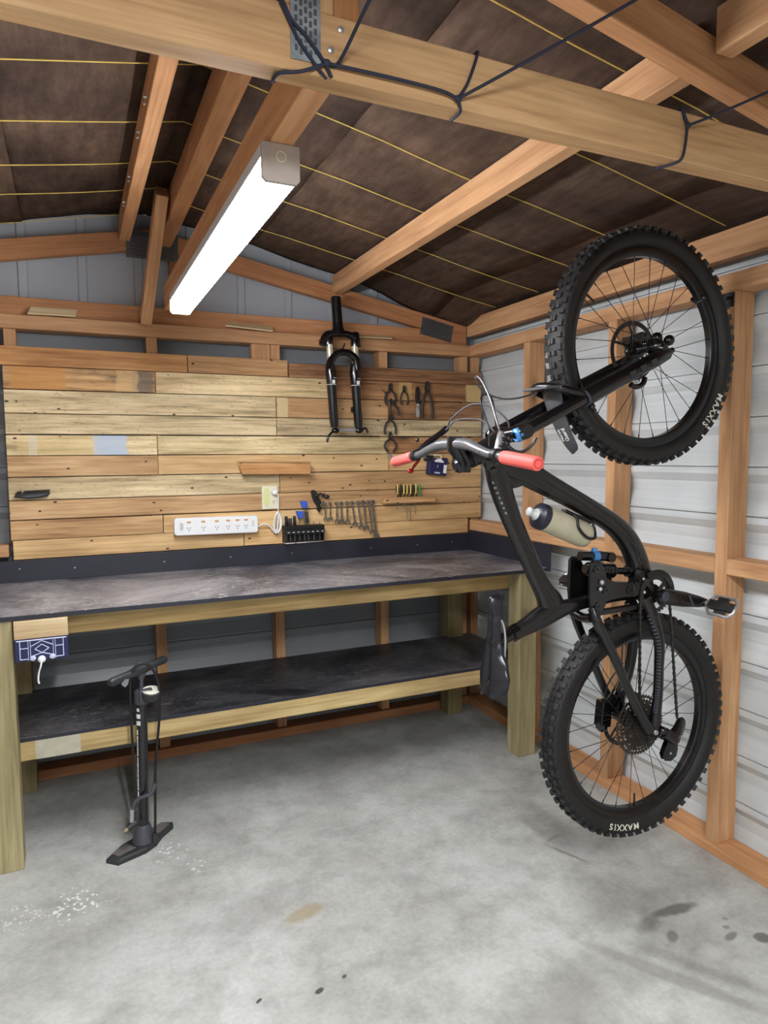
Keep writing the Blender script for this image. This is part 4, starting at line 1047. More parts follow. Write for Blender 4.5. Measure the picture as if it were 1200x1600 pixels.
# spanners
order = ['first', 'second', 'third', 'fourth', 'fifth', 'sixth', 'seventh', 'eighth', 'ninth', 'tenth', 'last and longest']
sx = [-.858, -.847, -.817, -.786, -.757, -.730, -.698, -.671, -.639, -.613, -.588]
sz = [1.085, 1.073, 1.071, 1.060, 1.057, 1.054, 1.038, 1.025, 1.016, .996, .972]
for k in range(1, 11):
    x = sx[k]; zt = 1.166; zb = sz[k]; s = .95 + .055 * k
    t = MB(); y = -.010 - (.003 if k > 6 else 0)
    lean = .004 + .0018 * k if k > 5 else 0.002
    y -= .0100 * (k % 2)
    t.ring((x, y, zt - .006), (0, 1, 0), [(.0045 * s, -.003 * s), (.0088 * s, -.0026 * s), (.0088 * s, .0026 * s), (.0045 * s, .003 * s)], 16)
    t.bar((x, y, zt - .012), (x + lean, y, zb + .016), .0068 * s, .003 * s, up=(0, 1, 0))
    cx, cz = x + lean, zb + .010
    P = []
    for a in range(-50, 231, 28):
        an = radians(a - 0) ; P.append((cx + .0115 * s * cos(an), cz + .0115 * s * sin(an)))
    P += [(cx - .0065 * s, cz - .009 * s), (cx - .005 * s, cz + .001), (cx + .005 * s, cz + .001), (cx + .0065 * s, cz - .009 * s)]
    t.prism(P, y - .0024 * s, y + .0024 * s)
    t.cyl((x, .002, zt - .0025), (x, y - .008, zt - .0025), .0016, seg=6)
    o = t.build('spanner', M['chrome'], None, origin=(x, 0, zt), smooth=30)
    tag(o, f'steel combination spanner, {order[k] if k < 10 else "last and longest"} in the row counted from the black rack' if k != 1 else 'steel combination spanner, first in the row counted from the black rack', 'spanner', 'combination spanners on the planks')
for k, o in enumerate([o for o in COL.objects if o.name.startswith('spanner')]):
    names_ = ['first', 'second', 'third', 'fourth', 'fifth', 'sixth', 'seventh', 'eighth', 'ninth', 'tenth and longest']
    o['label'] = f'steel combination spanner, {names_[k]} in the row counted from the black rack'

# ================================================================== FLOOR PUMP
pu = thing('floor_pump', 'black floor pump with round pressure gauge and wide foot standing before the bench', 'bicycle pump', (-1.81, -0.70, 0.0))
foot = [(-1.931, -0.772), (-1.894, -0.806), (-1.86, -0.792), (-1.80, -0.770), (-1.760, -0.735), (-1.735, -0.690), (-1.690, -0.640), (-1.690, -0.618), (-1.722, -0.603), (-1.765, -0.632), (-1.83, -0.672), (-1.885, -0.712)]
def inset(P, f):
    cx = sum(p[0] for p in P) / len(P); cy = sum(p[1] for p in P) / len(P)
    return [(cx + (a - cx) * f, cy + (b - cy) * f) for a, b in P]
mb = MB(); n = len(foot); vs = [(a, b, 0.0) for a, b in foot] + [(a, b, .014) for a, b in foot] + [(a, b, .020) for a, b in inset(foot, .90)]
fs = [tuple(range(n))[::-1], tuple(range(2 * n, 3 * n))] + [(i, (i + 1) % n, n + (i + 1) % n, n + i) for i in range(n)] + [(n + i, n + (i + 1) % n, 2 * n + (i + 1) % n, 2 * n + i) for i in range(n)]
mb.add(vs, fs); mb.build('foot', M['pump_dark'], pu)
for c_, s_ in (((-1.872, -.750), 1), ((-1.742, -.652), -1)):
    d_ = V((.62, .49, 0)).normalized(); p_ = V((-.49, .62, 0)).normalized()
    mb = MB(); C0 = V((c_[0], c_[1], .0212))
    P = [C0 + d_ * (-.036 * s_) + p_ * .016, C0 + d_ * (-.036 * s_) - p_ * .016, C0 + d_ * (.030 * s_) - p_ * .026, C0 + d_ * (.030 * s_) + p_ * .026]
    mb.hexa([q - V((0, 0, .002)) for q in P] + [q + V((0, 0, .0012)) for q in P]); mb.build('foot_pad', M['pump_pad'], pu)
B0 = V((-1.802, -.708, .018)); B1 = V((-1.790, -.700, .555))
ua = (B1 - B0).normalized()
mb = MB(); mb.lathe(B0, ua, [(.040, 0), (.036, .012), (.028, .045), (.024, .060), (.022, .062)], 20); mb.build('base_socket', M['pump_grey'], pu, smooth=40)
mb = MB(); mb.tube([B0 + ua * .03, B1], .0195, 20); bar_ = mb.build('barrel', M['pump_blk'], pu, smooth=40)
# printed side stripe and block logo on the barrel, facing the room
side = V((-.55, -.83, 0)).normalized(); tang = V((.83, -.55, 0))
def on_barrel(h, w, t0, ang, name='print', mat='print'):
    mb = MB(); vs = []; fs = []
    m = 4
    for i in range(2):
        for k in range(m + 1):
            a = ang + (k / m - .5) * w
            d = side * cos(a) + tang * sin(a)
            vs.append(B0 + ua * (t0 + h * i) + d * .0200)
    for k in range(m): fs.append((k, k + 1, m + 2 + k, m + 1 + k))
    mb.add(vs, fs); mb.build(name, M[mat], bar_)
for t0, h in ((.480, .012), (.455, .016), (.430, .016)): on_barrel(h, .95 if t0 < .47 else .6, t0, -.25)
random.seed(5); t0 = .15
while t0 < .415:
    h = random.uniform(.010, .020); on_barrel(h, random.uniform(.28, .36), t0, -.42); t0 += h + random.choice((.0015, .003, .004))
mb = MB(); mb.lathe(B1 - ua * .035, ua, [(.022, 0), (.026, .006), (.026, .045), (.018, .055)], 20)
mb.obox(B1 + V((.012, -.012, .005)), (1, 0, 0), (0, 1, 0), (0, 0, 1), .022, .024, .020); mb.build('head', M['pump_grey'], pu, smooth=30, bevel=.003)
GC = B1 + V((.030, -.030, .018)); ga = V((.05, -.22, 1)).normalized()
mb = MB(); mb.lathe(GC, ga, [(.028, -.030), (.033, -.022), (.034, .0), (.031, .002)], 24); gg = mb.build('gauge_body', M['pump_dark'], pu, smooth=40)
mb = MB(); mb.lathe(GC, ga, [(.0302, .0015), (.0302, .0030)], 24); dial = mb.build('gauge_dial', M['dirt_print'], gg)
mb = MB()
for k in range(13):
    a = radians(-130 + k * 21.6); d = V((sin(a), cos(a), 0)); d = (d - ga * d.dot(ga)).normalized(); q = GC + ga * .0033
    mb.bar(q + d * .022, q + d * .027, .0012, .0004, up=ga)
mb.bar(GC + ga * .0036, GC + ga * .0036 + V((.010, -.010, 0)), .0008, .0004, up=ga)
mb.build('dial_marks', M['slot'], gg)
# plunger rod and handle
mb = MB(); mb.cyl(B1, B1 + ua * .075, .007); mb.lathe(B1 + ua * .055, ua, [(.010, 0), (.016, .02), (.014, .045)], 14); mb.build('plunger_rod', M['pump_grey'], pu, smooth=40)
H0 = V((-1.915, -.775, .632)); H1 = V((-1.685, -.600, .652)); Hc = B1 + ua * .085 + V((0, 0, .005))
dd_ = (H1 - H0).normalized(); HL = .245
mb = MB(); mb.sweep([(Hc - dd_ * .138, .010, .012), (Hc - dd_ * .128, .015, .015), (Hc - dd_ * .06, .013, .015), (Hc - dd_ * .015, .017, .018), (Hc + dd_ * .015, .017, .018), (Hc + dd_ * .06, .013, .015), (Hc + dd_ * .105, .015, .015), (Hc + dd_ * .115, .010, .012)], dirs=V((dd_.y, -dd_.x, 0)), seg=14)
mb.build('handle', M['pump_dark'], pu, smooth=50)
mb = MB(); q = Hc - dd_ * .075 + V((.0, -.002, -.008)); mb.prism([(q.x - .014, q.z + .004), (q.x + .014, q.z + .004), (q.x + .010, q.z - .014), (q.x, q.z - .024), (q.x - .010, q.z - .014)], q.y - .017, q.y - .0155); mb.build('handle_badge', M['grey_print'], pu)
# hose: up from the foot on the right, over the handle, down the left, wrapped round the barrel
hose = [(-1.765, -.735, .040), (-1.762, -.735, .10), (-1.755, -.738, .30), (-1.738, -.742, .46), (-1.733, -.742, .56), (-1.738, -.738, .610), (-1.755, -.735, .655), (-1.780, -.732, .676), (-1.805, -.735, .672), (-1.823, -.738, .648), (-1.830, -.738, .60), (-1.830, -.735, .50), (-1.828, -.732, .30), (-1.826, -.732, .215)]
mb = MB(); mb.tube(spline(hose, 6), .0046, 8); mb.build('hose', M['black'], pu, smooth=60)
mb = MB(); mb.lathe((-1.765, -.735, .016), (0, 0, 1), [(.011, 0), (.011, .02), (.008, .034)], 12); mb.build('hose_socket', M['pump_dark'], pu, smooth=40)
mb = MB(); mb.tube(spline([(-1.758, -.737, .235), (-1.772, -.745, .205), (-1.800, -.742, .196), (-1.822, -.738, .186), (-1.838, -.738, .160)], 6), [.0068] * 24 + [.0058], 8); mb.build('hose_clip', M['pump_grey'], pu, smooth=60)
mb = MB(); mb.cyl((-1.839, -.739, .158), (-1.841, -.739, .112), .0078, .0078, 12); mb.build('chuck_sleeve', M['steel'], pu, smooth=40)
mb = MB(); mb.cyl((-1.826, -.736, .108), (-1.858, -.746, .092), .010, .009, 12); mb.cyl((-1.826, -.736, .10), (-1.828, -.735, .14), .006, .006, 10); mb.build('chuck', M['pump_dark'], pu, smooth=40)
mb = MB(); mb.cyl((-1.857, -.7455, .0925), (-1.868, -.749, .087), .0105, .009, 14); mb.build('chuck_nozzle', M['brass'], pu, smooth=40)

# ================================================================== MOUNTAIN BIKE
BY = -1.62
bike = thing('mountain_bike', 'black full-suspension mountain bike with coral grips hung nose-up on the stud wall', 'bicycle', (-0.37, BY, 0.54))
def toothed(mb, c, n, rt, rb, rin, y0, y1, spokes=0):
    cx, cz = c; outer = []
    for i in range(n):
        a = 2 * pi * i / n; w = 2 * pi / n
        for da, r in ((0, rb), (.22, rt), (.48, rt), (.70, rb)): outer.append((a + da * w, r))
    m = len(outer); vs = []
    for y in (y0, y1):
        for a, r in outer: vs.append((cx + r * cos(a), y, cz + r * sin(a)))
        for a, r in outer: vs.append((cx + rin * cos(a), y, cz + rin * sin(a)))
    fs = []
    for i in range(m):
        j = (i + 1) % m
        fs += [(i, j, m + j, m + i), (2 * m + i, 3 * m + i, 3 * m + j, 2 * m + j), (i, 2 * m + i, 2 * m + j, j), (m + i, m + j, 3 * m + j, 3 * m + i)]
    mb.add(vs, fs)
def arc_text(s, size, cx, cz, r, ang_mid, prof_y, mat, parent, name, spacing=1.25, offset=0.0006):
    """letters set along the tyre, read clockwise, tops outward"""
    mb = MB(); widths = {'M': 1.12, 'A': 1.0, 'X': .95, 'I': .55, 'S': .90}
    tot = sum(widths.get(ch, .9) for ch in s) * size * .80 * spacing
    pos = -tot / 2
    for ch in s:
        w = widths.get(ch, .9) * size * .80 * spacing
        u = pos + w / 2; pos += w
        vs, fs = text_mesh(ch, size, offset, 2)
        P = []
        for x, y in vs:
            rr = r + y * 1.0; a = ang_mid - (u + x * 1.15) / r
            P.append((cx + rr * cos(a), prof_y(rr), cz + rr * sin(a)))
        mb.add(P, fs)
    return mb.build(name, mat, parent)
def wheel(cx, cz, R, rear, text_ang, seed, ws=1.0):
    rnd = random.Random(seed)
    sR = R - .355
    rim_p = [(.272, -.009), (.276, -.013), (.290, -.0155), (.303, -.0155), (.303, .0155), (.290, .0155), (.276, .013), (.272, .009)]
    mb = MB(); mb.ring((cx, BY, cz), (0, 1, 0), rim_p, 96)
    rim = mb.build('wheel', M['rim'], bike, smooth=40, origin=(cx, BY, cz))
    ty = [(.299, -.012), (.306, -.020), (.317, -.0262), (.329, -.0285), (.339, -.0265), (.346, -.020), (.3495, -.010), (.3505, 0), (.3495, .010), (.346, .020), (.339, .0265), (.329, .0285), (.317, .0262), (.306, .020), (.299, .012)]
    ty = [(r + sR * (r - .299) / .05, h * (ws if r > .303 else 1)) for r, h in ty]
    mb = MB(); mb.ring((cx, BY, cz), (0, 1, 0), ty, 120); mb.build('tyre', M['rubber'], rim, smooth=50)
    mb = MB(); nk = 66
    for k in range(nk):
        a = 2 * pi * k / nk
        def kb(ang, r, y, hr, ht, hy, tilt=0.0):
            d = V((cos(ang), 0, sin(ang))); t = V((-sin(ang), 0, cos(ang))); yv = V((0, 1, 0))
            if tilt: d2 = d * cos(tilt) + yv * sin(tilt); y2 = yv * cos(tilt) - d * sin(tilt)
            else: d2, y2 = d, yv
            mb.obox(V((cx, BY, cz)) + d * (r + sR) + yv * y * ws, d2, t, y2, hr, ht, hy * ws)
        if k % 2 == 0:
            kb(a, .3525, -.0075, .0038, .0060, .0052); kb(a, .3525, .0075, .0038, .0060, .0052)
        else:
            kb(a, .3525, -.0045, .0038, .0078, .0034); kb(a, .3525, .0045, .0038, .0078, .0034)
        da = pi / nk
        kb(a + da, .3485, -.0215, .0062, .0092 if k % 2 else .0070, .0048, -.62); kb(a + da, .3485, .0215, .0062, .0092 if k % 2 else .0070, .0048, .62)
        kb(a + da, .3385, -.0268, .0018, .0055, .0020, -1.0); kb(a + da, .3385, .0268, .0018, .0055, .0020, 1.0)
    tk = mb.build('tread_knobs', M['knob'], rim); tk['kind'] = 'stuff'
    def prof(rr):
        pts = ty[:6]
        for (r0, h0), (r1, h1) in zip(pts, pts[1:]):
            if r0 <= rr <= r1: return BY + h0 + (h1 - h0) * (rr - r0) / (r1 - r0) - .0010
        return BY - .0285 * ws - .001
    arc_text('MAXXIS', .026, cx, cz, .3225 + sR * .5, text_ang, prof, M['dirt_print'], rim, 'tyre_lettering', 1.15)
    # hub and spokes
    mb = MB(); yl, yr = (.026, -.032) if not rear else (.030, -.012)
    mb.lathe((cx, BY, cz), (0, -1, 0), [(.010, -.062 if rear else -.050), (.018, -yl - .006), (.026, -yl - .002), (.026, -yl + .002), (.015, -yl + .006), (.014, -yr - .006), (.025, -yr - .002), (.025, -yr + .002), (.014, -yr + .006), (.010, .050)], 24)
    mb.build('hub', M['rim'], rim, smooth=40)
    mb = MB(); ns = 28
    for k in range(ns):
        ra = 2 * pi * (k + .5) / ns + .06
        sidey = yl if k % 2 else yr
        off = (1 if (k // 2) % 2 else -1) * radians(62)
        ha = ra + off
        p0 = V((cx + .024 * cos(ha), BY + sidey, cz + .024 * sin(ha))); p1 = V((cx + .274 * cos(ra), BY, cz + .274 * sin(ra)))
        mb.tube([p0, p1], .0011, 5)
        mb.tube([p1 + (p0 - p1).normalized() * .014, p1], .0020, 5)
    sp = mb.build('spokes', M['spoke'], rim, smooth=60)
    # valve
    va = radians(148) if not rear else radians(-89)
    d = V((cos(va), 0, sin(va))); mb = MB(); mb.tube([V((cx, BY, cz)) + d * .274, V((cx, BY, cz)) + d * .236], [.0035, .0028], 8); mb.build('valve', M['black'], rim)
    # brake rotor on the far side
    ry = BY + .046; mb = MB()
    mb.ring((cx, ry, cz), (0, 1, 0), [(.078, -.0009), (.092, -.0009), (.092, .0009), (.078, .0009)], 60)
    for k in range(6):
        a = 2 * pi * k / 6 + .3
        p0 = (cx + .020 * cos(a), ry, cz + .020 * sin(a)); p1 = (cx + .079 * cos(a + .45), ry, cz + .079 * sin(a + .45))
        mb.bar(p0, p1, .0018, .007, up=V((-sin(a), 0, cos(a))))
    mb.ring((cx, ry, cz), (0, 1, 0), [(.012, -.002), (.024, -.002), (.024, .002), (.012, .002)], 24)
    mb.build('brake_rotor', M['darksteel'], rim, smooth=30)
    return rim
FWX, FWZ, RWX, RWZ = -0.374, 1.719, -0.374, 0.540
fw = wheel(FWX, FWZ, .354, False, atan2(-.176, .248), 3, 1.30)
rw = wheel(RWX, RWZ, .360, True, atan2(-.304, -.065), 4, 1.15)
# cassette
cogs = [(50, .098), (42, .085), (36, .073), (32, .065), (28, .057), (24, .049), (21, .043), (18, .037), (16, .033), (14, .029), (12, .025)]
mb = MB()
for i, (n, r) in enumerate(cogs):
    y = BY - .018 - .0037 * i
    toothed(mb, (RWX, RWZ), n, r, r - .0045, r - (.011 if i < 5 else .012), y - .0009, y + .0009)
    if i < 6:
        for k in range(6):
            a = 2 * pi * k / 6 + .2 * i
            mb.bar((RWX + .020 * cos(a + .5), y, RWZ + .020 * sin(a + .5)), (RWX + (r - .008) * cos(a), y, RWZ + (r - .008) * sin(a)), .0018, .006, up=V((-sin(a), 0, cos(a))))
for i in (1, 3):
    n, r = cogs[i]; y = BY - .018 - .0037 * i
    for k in range(18):
        a = 2 * pi * k / 18; mb.bar((RWX + (r - .010) * cos(a), y, RWZ + (r - .010) * sin(a)), (RWX + (r + .006) * cos(a), y + .003, RWZ + (r + .006) * sin(a)), .0016, .003, up=V((-sin(a), 0, cos(a))))
mb.lathe((RWX, BY, RWZ), (0, -1, 0), [(.019, .015), (.018, .060), (.012, .064)], 20)
mb.build('cassette', M['chain'], rw, smooth=25)

# frame: tubes lie in the bike's own plane
def ftube(path, y=BY, n=7, p=2.5, seg=20):
    mb = MB(); pl = spline_w(path, n); mb.sweep([((q[0], y, q[1]), a, b) for q, a, b in pl], seg=seg, p=p); return mb
mb = ftube([(-.915, 1.375, .030, .027), (-.900, 1.325, .033, .026), (-.878, 1.265, .031, .023), (-.843, 1.190, .0285, .020), (-.806, 1.120, .0275, .019), (-.772, 1.054, .0275, .018), (-.740, 1.000, .031, .019), (-.715, .962, .040, .020), (-.700, .925, .034, .020)])
mb2 = ftube([(-.925, 1.402, .030, .030), (-.870, 1.372, .038, .030), (-.800, 1.342, .036, .031), (-.720, 1.304, .032, .032), (-.628, 1.261, .029, .033), (-.540, 1.216, .029, .033), (-.475, 1.178, .031, .032), (-.425, 1.132, .033, .030), (-.390, 1.078, .034, .030), (-.370, 1.020, .035, .032), (-.358, .965, .036, .036)])
mb3 = ftube([(-.838, .890, .021, .020), (-.800, .903, .026, .021), (-.752, .922, .033, .021), (-.700, .938, .030, .021), (-.640, .947, .021, .020), (-.560, .956, .019, .020), (-.460, .966, .022, .024), (-.370, .972, .030, .034)])
for m_ in (mb2, mb3): mb.add(m_.v, m_.f)
g = ftube([(-.905, 1.335, .020, .022), (-.860, 1.325, .022, .022), (-.815, 1.330, .016, .02)]); mb.add(g.v, g.f)
hd = V((.908, 0, .42)).normalized()
HT = V((-.900, BY, 1.432)); 
mb.tube([HT - hd * .100, HT - hd * .075, HT - hd * .02, HT + hd * .012], [.026, .029, .030, .032], 24)
mb.cyl((-.357, BY - .043, .965), (-.357, BY + .043, .965), .031, seg=24)
frame = mb.build('frame', M['carbon'], bike, smooth=50)
# name lettering down the side of the front tube (small pale marks)
random.seed(9)
mb = MB()
for k in range(7):
    t = k / 7; x = -.935 + .050 * t; z = 1.322 - .100 * t
    mb.obox((x + .004, BY - .018, z), (.42, 0, -.9), (-.75, -.66, 0), (0.7, -.75, .3), random.uniform(.003, .0045), .0006, random.uniform(.002, .004))
mb.build('frame_lettering', M['grey_print'], frame)
# scuffed protector on the lower down tube
mb = MB()
for k in range(9):
    a = (-.455 + .009 * k, BY - .030 + .001 * abs(k - 4), 1.160 - .0005 * k * k)
for k, (a, b_) in enumerate((((-.455, 1.150), (-.415, 1.105)), ((-.440, 1.148), (-.395, 1.085)), ((-.410, 1.105), (-.385, 1.050)), ((-.402, 1.085), (-.380, 1.040)), ((-.425, 1.120), (-.400, 1.060)))):
    mb.bar((a[0], BY - .0335, a[1]), (b_[0], BY - .0335, b_[1]), .0012, .0022, up=(0, 1, 0))
mb.build('scuff_marks', M['pump_grey'], frame)
# headset, steerer spacers and stem
mb = MB(); mb.tube([HT - hd * .101, HT - hd * .108], [.027, .026], 20); mb.tube([HT - hd * .108, HT - hd * .150], [.0215, .0215], 20); mb.tube([HT - hd * .150, HT - hd * .156], [.019, .016], 20)
mb.build('headset_spacers', M['gloss_black'], bike, smooth=40)
ST = HT - hd * .130; BC = V((-1.043, BY, 1.428))
mb = MB(); mb.sweep([(ST - V((0, 0, .026)), .020, .024), (ST, .024, .026), ((ST + BC) / 2, .018, .022), (BC - V((0, 0, .012)), .019, .026), (BC + V((0, 0, .020)), .017, .026)], seg=16)
mb.build('stem', M['gloss_black'], bike, smooth=45)
# handlebar
hb = [(-1.046, -1.985, 1.379), (-1.048, -1.93, 1.386), (-1.050, -1.86, 1.394), (-1.052, -1.80, 1.402), (-1.052, -1.745, 1.415), (-1.047, -1.70, 1.425), (-1.043, -1.66, 1.428), (-1.043, BY, 1.428), (-1.043, -1.58, 1.428), (-1.047, -1.54, 1.425), (-1.052, -1.495, 1.415), (-1.052, -1.44, 1.402), (-1.050, -1.38, 1.394), (-1.048, -1.31, 1.386), (-1.046, -1.255, 1.379)]
rad = [.0112] * 4 + [.0125, .0150, .0160, .0160, .0160, .0150, .0125] + [.0112] * 4
sp_ = spline(hb, 5); rr_ = []
for i in range(len(sp_)):
    t = i / 5; k = min(int(t), len(rad) - 2); rr_.append(rad[k] + (rad[k + 1] - rad[k]) * (t - k))
mb = MB(); mb.tube(sp_, rr_, 18); mb.build('handlebar', M['silver_bar'], bike, smooth=60)
for s in (-1, 1):
    y0_ = BY + s * .366; y1_ = BY + s * .235
    a = V((-1.0458, y0_, 1.3785)); b_ = V((-1.0505, y1_, 1.394))
    u_ = (b_ - a).normalized()
    mb = MB(); mb.lathe(a - u_ * .003, u_, [(.008, -.0005), (.0150, 0), (.0165, .003), (.0165, .118), (.0155, .128), (.0135, .131)], 24)
    gp = mb.build('grip', M['coral'], bike, smooth=40)
    mb = MB(); mb.ring(a - u_ * .0036, u_, [(.009, -.0005), (.0115, -.0005), (.0115, .0006), (.009, .0006)], 24); mb.build('grip_end_ring', plain('coral_dark' + str(s), srgb(196, 60, 60), .5), gp)
    # brake lever and clamp
    cl = V((-1.0515, BY + s * .212, 1.3985))
    mb = MB(); mb.tube([cl - u_ * .009, cl + u_ * .009], .0165, 18); lv = mb.build('brake_clamp', M['black'], bike, smooth=40)
    mb = MB()
    if s < 0:
        mb.tube(spline([cl + V((.006, .004, .012)), cl + V((.018, .012, .038)), cl + V((.035, .030, .052)), cl + V((.050, .045, .046))], 5), [.0085] * 10 + [.007] * 5 + [.006], 10)
    else:
        mb.tube(spline([cl + V((.008, -.004, .010)), cl + V((.040, -.006, .038)), cl + V((.085, -.008, .068)), cl + V((.103, -.010, .084))], 5), [.010] * 6 + [.0095] * 9 + [.005], 10)
        mb.ball(cl + V((.010, .010, .045)), .0065, 10)
    mb.build('brake_master', M['gloss_black'] if s > 0 else M['steel'], lv, smooth=60)
    mb = MB()
    if s < 0:
        mb.tube(spline([cl + V((.022, .010, .036)), cl + V((.055, .004, .010)), cl + V((.080, .000, .008)), cl + V((.104, -.004, .026)), cl + V((.112, -.008, .042))], 6), .0042, 8)
        for dx, dz in ((.010, .020), (.020, .030), (.030, .028), (.036, .040), (.024, .044), (.044, .036)):
            mb.ball(cl + V((dx, .002, dz)), .0062, 8)
    else:
        mb.tube(spline([cl + V((.030, -.004, .020)), cl + V((.050, .020, -.004)), cl + V((.055, .045, -.008))], 5), .0045, 8)
    mb.build('brake_lever', M['darksteel'] if s < 0 else M['gloss_black'], lv, smooth=60)
mb = MB(); mb.tube(spline([(-1.040, -1.385, 1.392), (-1.018, -1.36, 1.388), (-1.010, -1.345, 1.382), (-1.020, -1.335, 1.365), (-1.026, -1.33, 1.350)], 5), [.006] * 8 + [.005] * 8 + [.004] * 5, 8)
mb.ball((-1.030, -1.33, 1.350), .010, 10, (1.2, .6, .7)); mb.build('dropper_lever', M['red'], bike, smooth=60)
mb = MB(); mb.ball((-1.005, -1.40, 1.388), .012, 10, (1.5, 1.2, .8)); mb.build('shifter', M['black'], bike, smooth=60)
# shifter body under the near bar
mb = MB(); mb.ball((-1.022, -1.76, 1.382), .019, 12, (1.0, 1.2, 1.2)); mb.ball((-1.000, -1.74, 1.372), .014, 10, (1.2, 1.2, 1.1)); mb.tube(spline([(-1.045, -1.77, 1.405), (-1.03, -1.765, 1.392), (-1.01, -1.75, 1.378), (-1.02, -1.775, 1.358)], 5), .008, 10)
mb.build('shifter', M['gloss_black'], bike, smooth=60)
# fork on the bike
FD = V((.908, 0, .42)).normalized(); FN = V((-.42, 0, .908))
mb = MB()
cr0 = V((-.868, BY, 1.459))
mb.sweep([(cr0 + V((0, -.084, 0)) + FD * .0, .018, .024), (cr0 + V((0, -.065, 0)) + FD * .002, .022, .026), (cr0 + V((0, -.03, 0)) - FD * .012, .021, .024), (cr0 - FD * .018, .022, .026), (cr0 + V((0, .03, 0)) - FD * .012, .021, .024), (cr0 + V((0, .065, 0)) + FD * .002, .022, .026), (cr0 + V((0, .084, 0)), .018, .024)], dirs=FD, seg=16)
mb.build('fork_crown', M['gloss_black'], bike, smooth=50)
for s in (-1, 1):
    o_ = V((0, s * .065, 0)); top = cr0 + o_
    mb = MB(); mb.tube([top - FD * .012, top + FD * .30], .0178, 20); mb.build('fork_stanchion', M['gloss_black'], bike, smooth=40)
    L0 = top + FD * .235; L1 = V((-.352, BY, 1.697)) + o_
    mb = MB(); mb.tube([L0 - FD * .004, L0 + FD * .012, L0 + FD * .05, L0 + (L1 - L0) * .5, L1 - FD * .05, L1, L1 + FD * .014], [.0235, .0255, .0245, .0225, .0225, .020, .012], 20)
    mb.ball(V((FWX, BY + s * .058, FWZ)), .019, 12); 
    lg = mb.build('fork_lower_leg', M['carbon'], bike, smooth=50)
    mb = MB(); mb.ring(L0 - FD * .003, FD, [(.0185, -.003), (.0245, -.003), (.0245, .002), (.0185, .002)], 28); mb.build('wiper_seal', M['pump_grey'], lg, smooth=30)
    mb = MB(); mb.lathe(top - FD * .012, -FD, [(.0195, 0), (.0198, .010), (.014, .016), (.012, .012)], 18)
    mb.build('top_cap', M['blue_ano'] if s < 0 else M['gloss_black'], bike, smooth=40)
text_on('fork_lettering', 'AWE', .030, V((-.47, BY - .0885, 1.640)), FD, FN, M['pump_grey'], lg, .0006) if False else None
mb = MB()   # faint dark-grey logo blocks on the near lower leg
for k in range(3):
    q = V((-.500 + .040 * k, BY - .0880, 1.6275 + .0185 * k)); mb.obox(q, FD, (0, 1, 0), FN, .011, .0008, .010)
mb.build('fork_logo_blocks', M['pump_dark'], lg)
# arch and guard
ar = [(-.640, -.068, 1.560), (-.700, -.066, 1.574), (-.748, -.045, 1.585), (-.764, 0, 1.590), (-.748, .045, 1.585), (-.700, .066, 1.574), (-.640, .068, 1.560)]
mb = MB(); mb.tube(spline([(a, BY + b_, c) for a, b_, c in ar], 6), .0125, 12); mb.build('fork_arch', M['carbon'], bike, smooth=60)
mb = MB(); vs = []; fs = []; NA = 60; NB = 10
for i in range(NA + 1):
    t = i / NA; a = radians(200 + 30 * t); r = .388 + .030 * t
    w = .045 * (1 - .45 * t) * (1.0 if t < .86 else sqrt(max(0.02, 1 - ((t - .86) / .145) ** 2)))
    for j in range(NB + 1):
        u = -1 + 2 * j / NB
        rr = r - .014 * u * u
        vs.append((FWX + rr * cos(a), BY + w * u, FWZ + rr * sin(a)))
for i in range(NA):
    for j in range(NB):
        q = i * (NB + 1) + j; fs.append((q, q + 1, q + NB + 2, q + NB + 1))
mb.add(vs, fs); gd = mb.build('mudguard', M['fender'], bike, smooth=60)
sd = gd.modifiers.new('thickness', 'SOLIDIFY'); sd.thickness = .002; sd.offset = 0
mb = MB(); mb.obox((-.752, BY - .01, 1.586), (1, 0, .1), (0, 1, 0), (-.1, 0, 1), .040, .055, .004); mb.build('mudguard_bracket', M['fender'], gd, bevel=.003)
for row, (word, uo) in enumerate((('Marsh', .0), ('Guard', .017))):
    vs, fs = text_mesh(word, .0165, .0003); P = []
    for x, y in vs:
        s_ = .5 * 0 + x; a = radians(220.5) - s_ / .41 ; yy_ = BY + .002 + y - uo
        rr = .388 + .030 * (math.degrees(a) - 200) / 30 - .014 * min(1, ((yy_ - BY) / .034) ** 2) + .0016
        P.append((FWX + rr * cos(a), yy_, FWZ + rr * sin(a)))
    mb = MB(); mb.add(P, fs); mb.build('mudguard_lettering', M['print'], gd)
# front brake caliper, near-side hub end
mb = MB(); mb.obox((-.365, BY + .052, 1.755), (.9, 0, .3), (0, 1, 0), (-.3, 0, .9), .034, .016, .016); mb.obox((-.315, BY + .050, 1.758), (.9, 0, -.3), (0, 1, 0), (.3, 0, .9), .022, .014, .014); mb.ball((-.330, BY + .045, 1.735), .022, 10); mb.build('front_brake_caliper', M['gloss_black'], bike, bevel=.003)
mb = MB(); mb.cyl((FWX, BY - .05, FWZ), (FWX, BY - .082, FWZ - .01), .012, .011, 14); mb.cyl((-.343, BY - .065, 1.702), (-.326, BY - .065, 1.709), .0095, .0085, 12); mb.ball((-.315, BY - .040, 1.742), .017, 10); mb.ball((-.345, BY - .02, 1.75), .018, 10); mb.build('axle_end', M['gloss_black'], bike, smooth=60)
mb = MB(); mb.tube(spline([(-.49, BY - .066, 1.600), (-.470, BY - .068, 1.594), (-.445, BY - .068, 1.603), (-.435, BY - .066, 1.622)], 4), .008, 10); mb.build('axle_lever', M['gloss_black'], bike, smooth=60)
mb = MB(); mb.ball((-.635, BY - .07, 1.533), .010, 10); mb.ball((-.628, BY - .072, 1.522), .007, 8); mb.build('arch_knob', M['gloss_black'], bike, smooth=60)

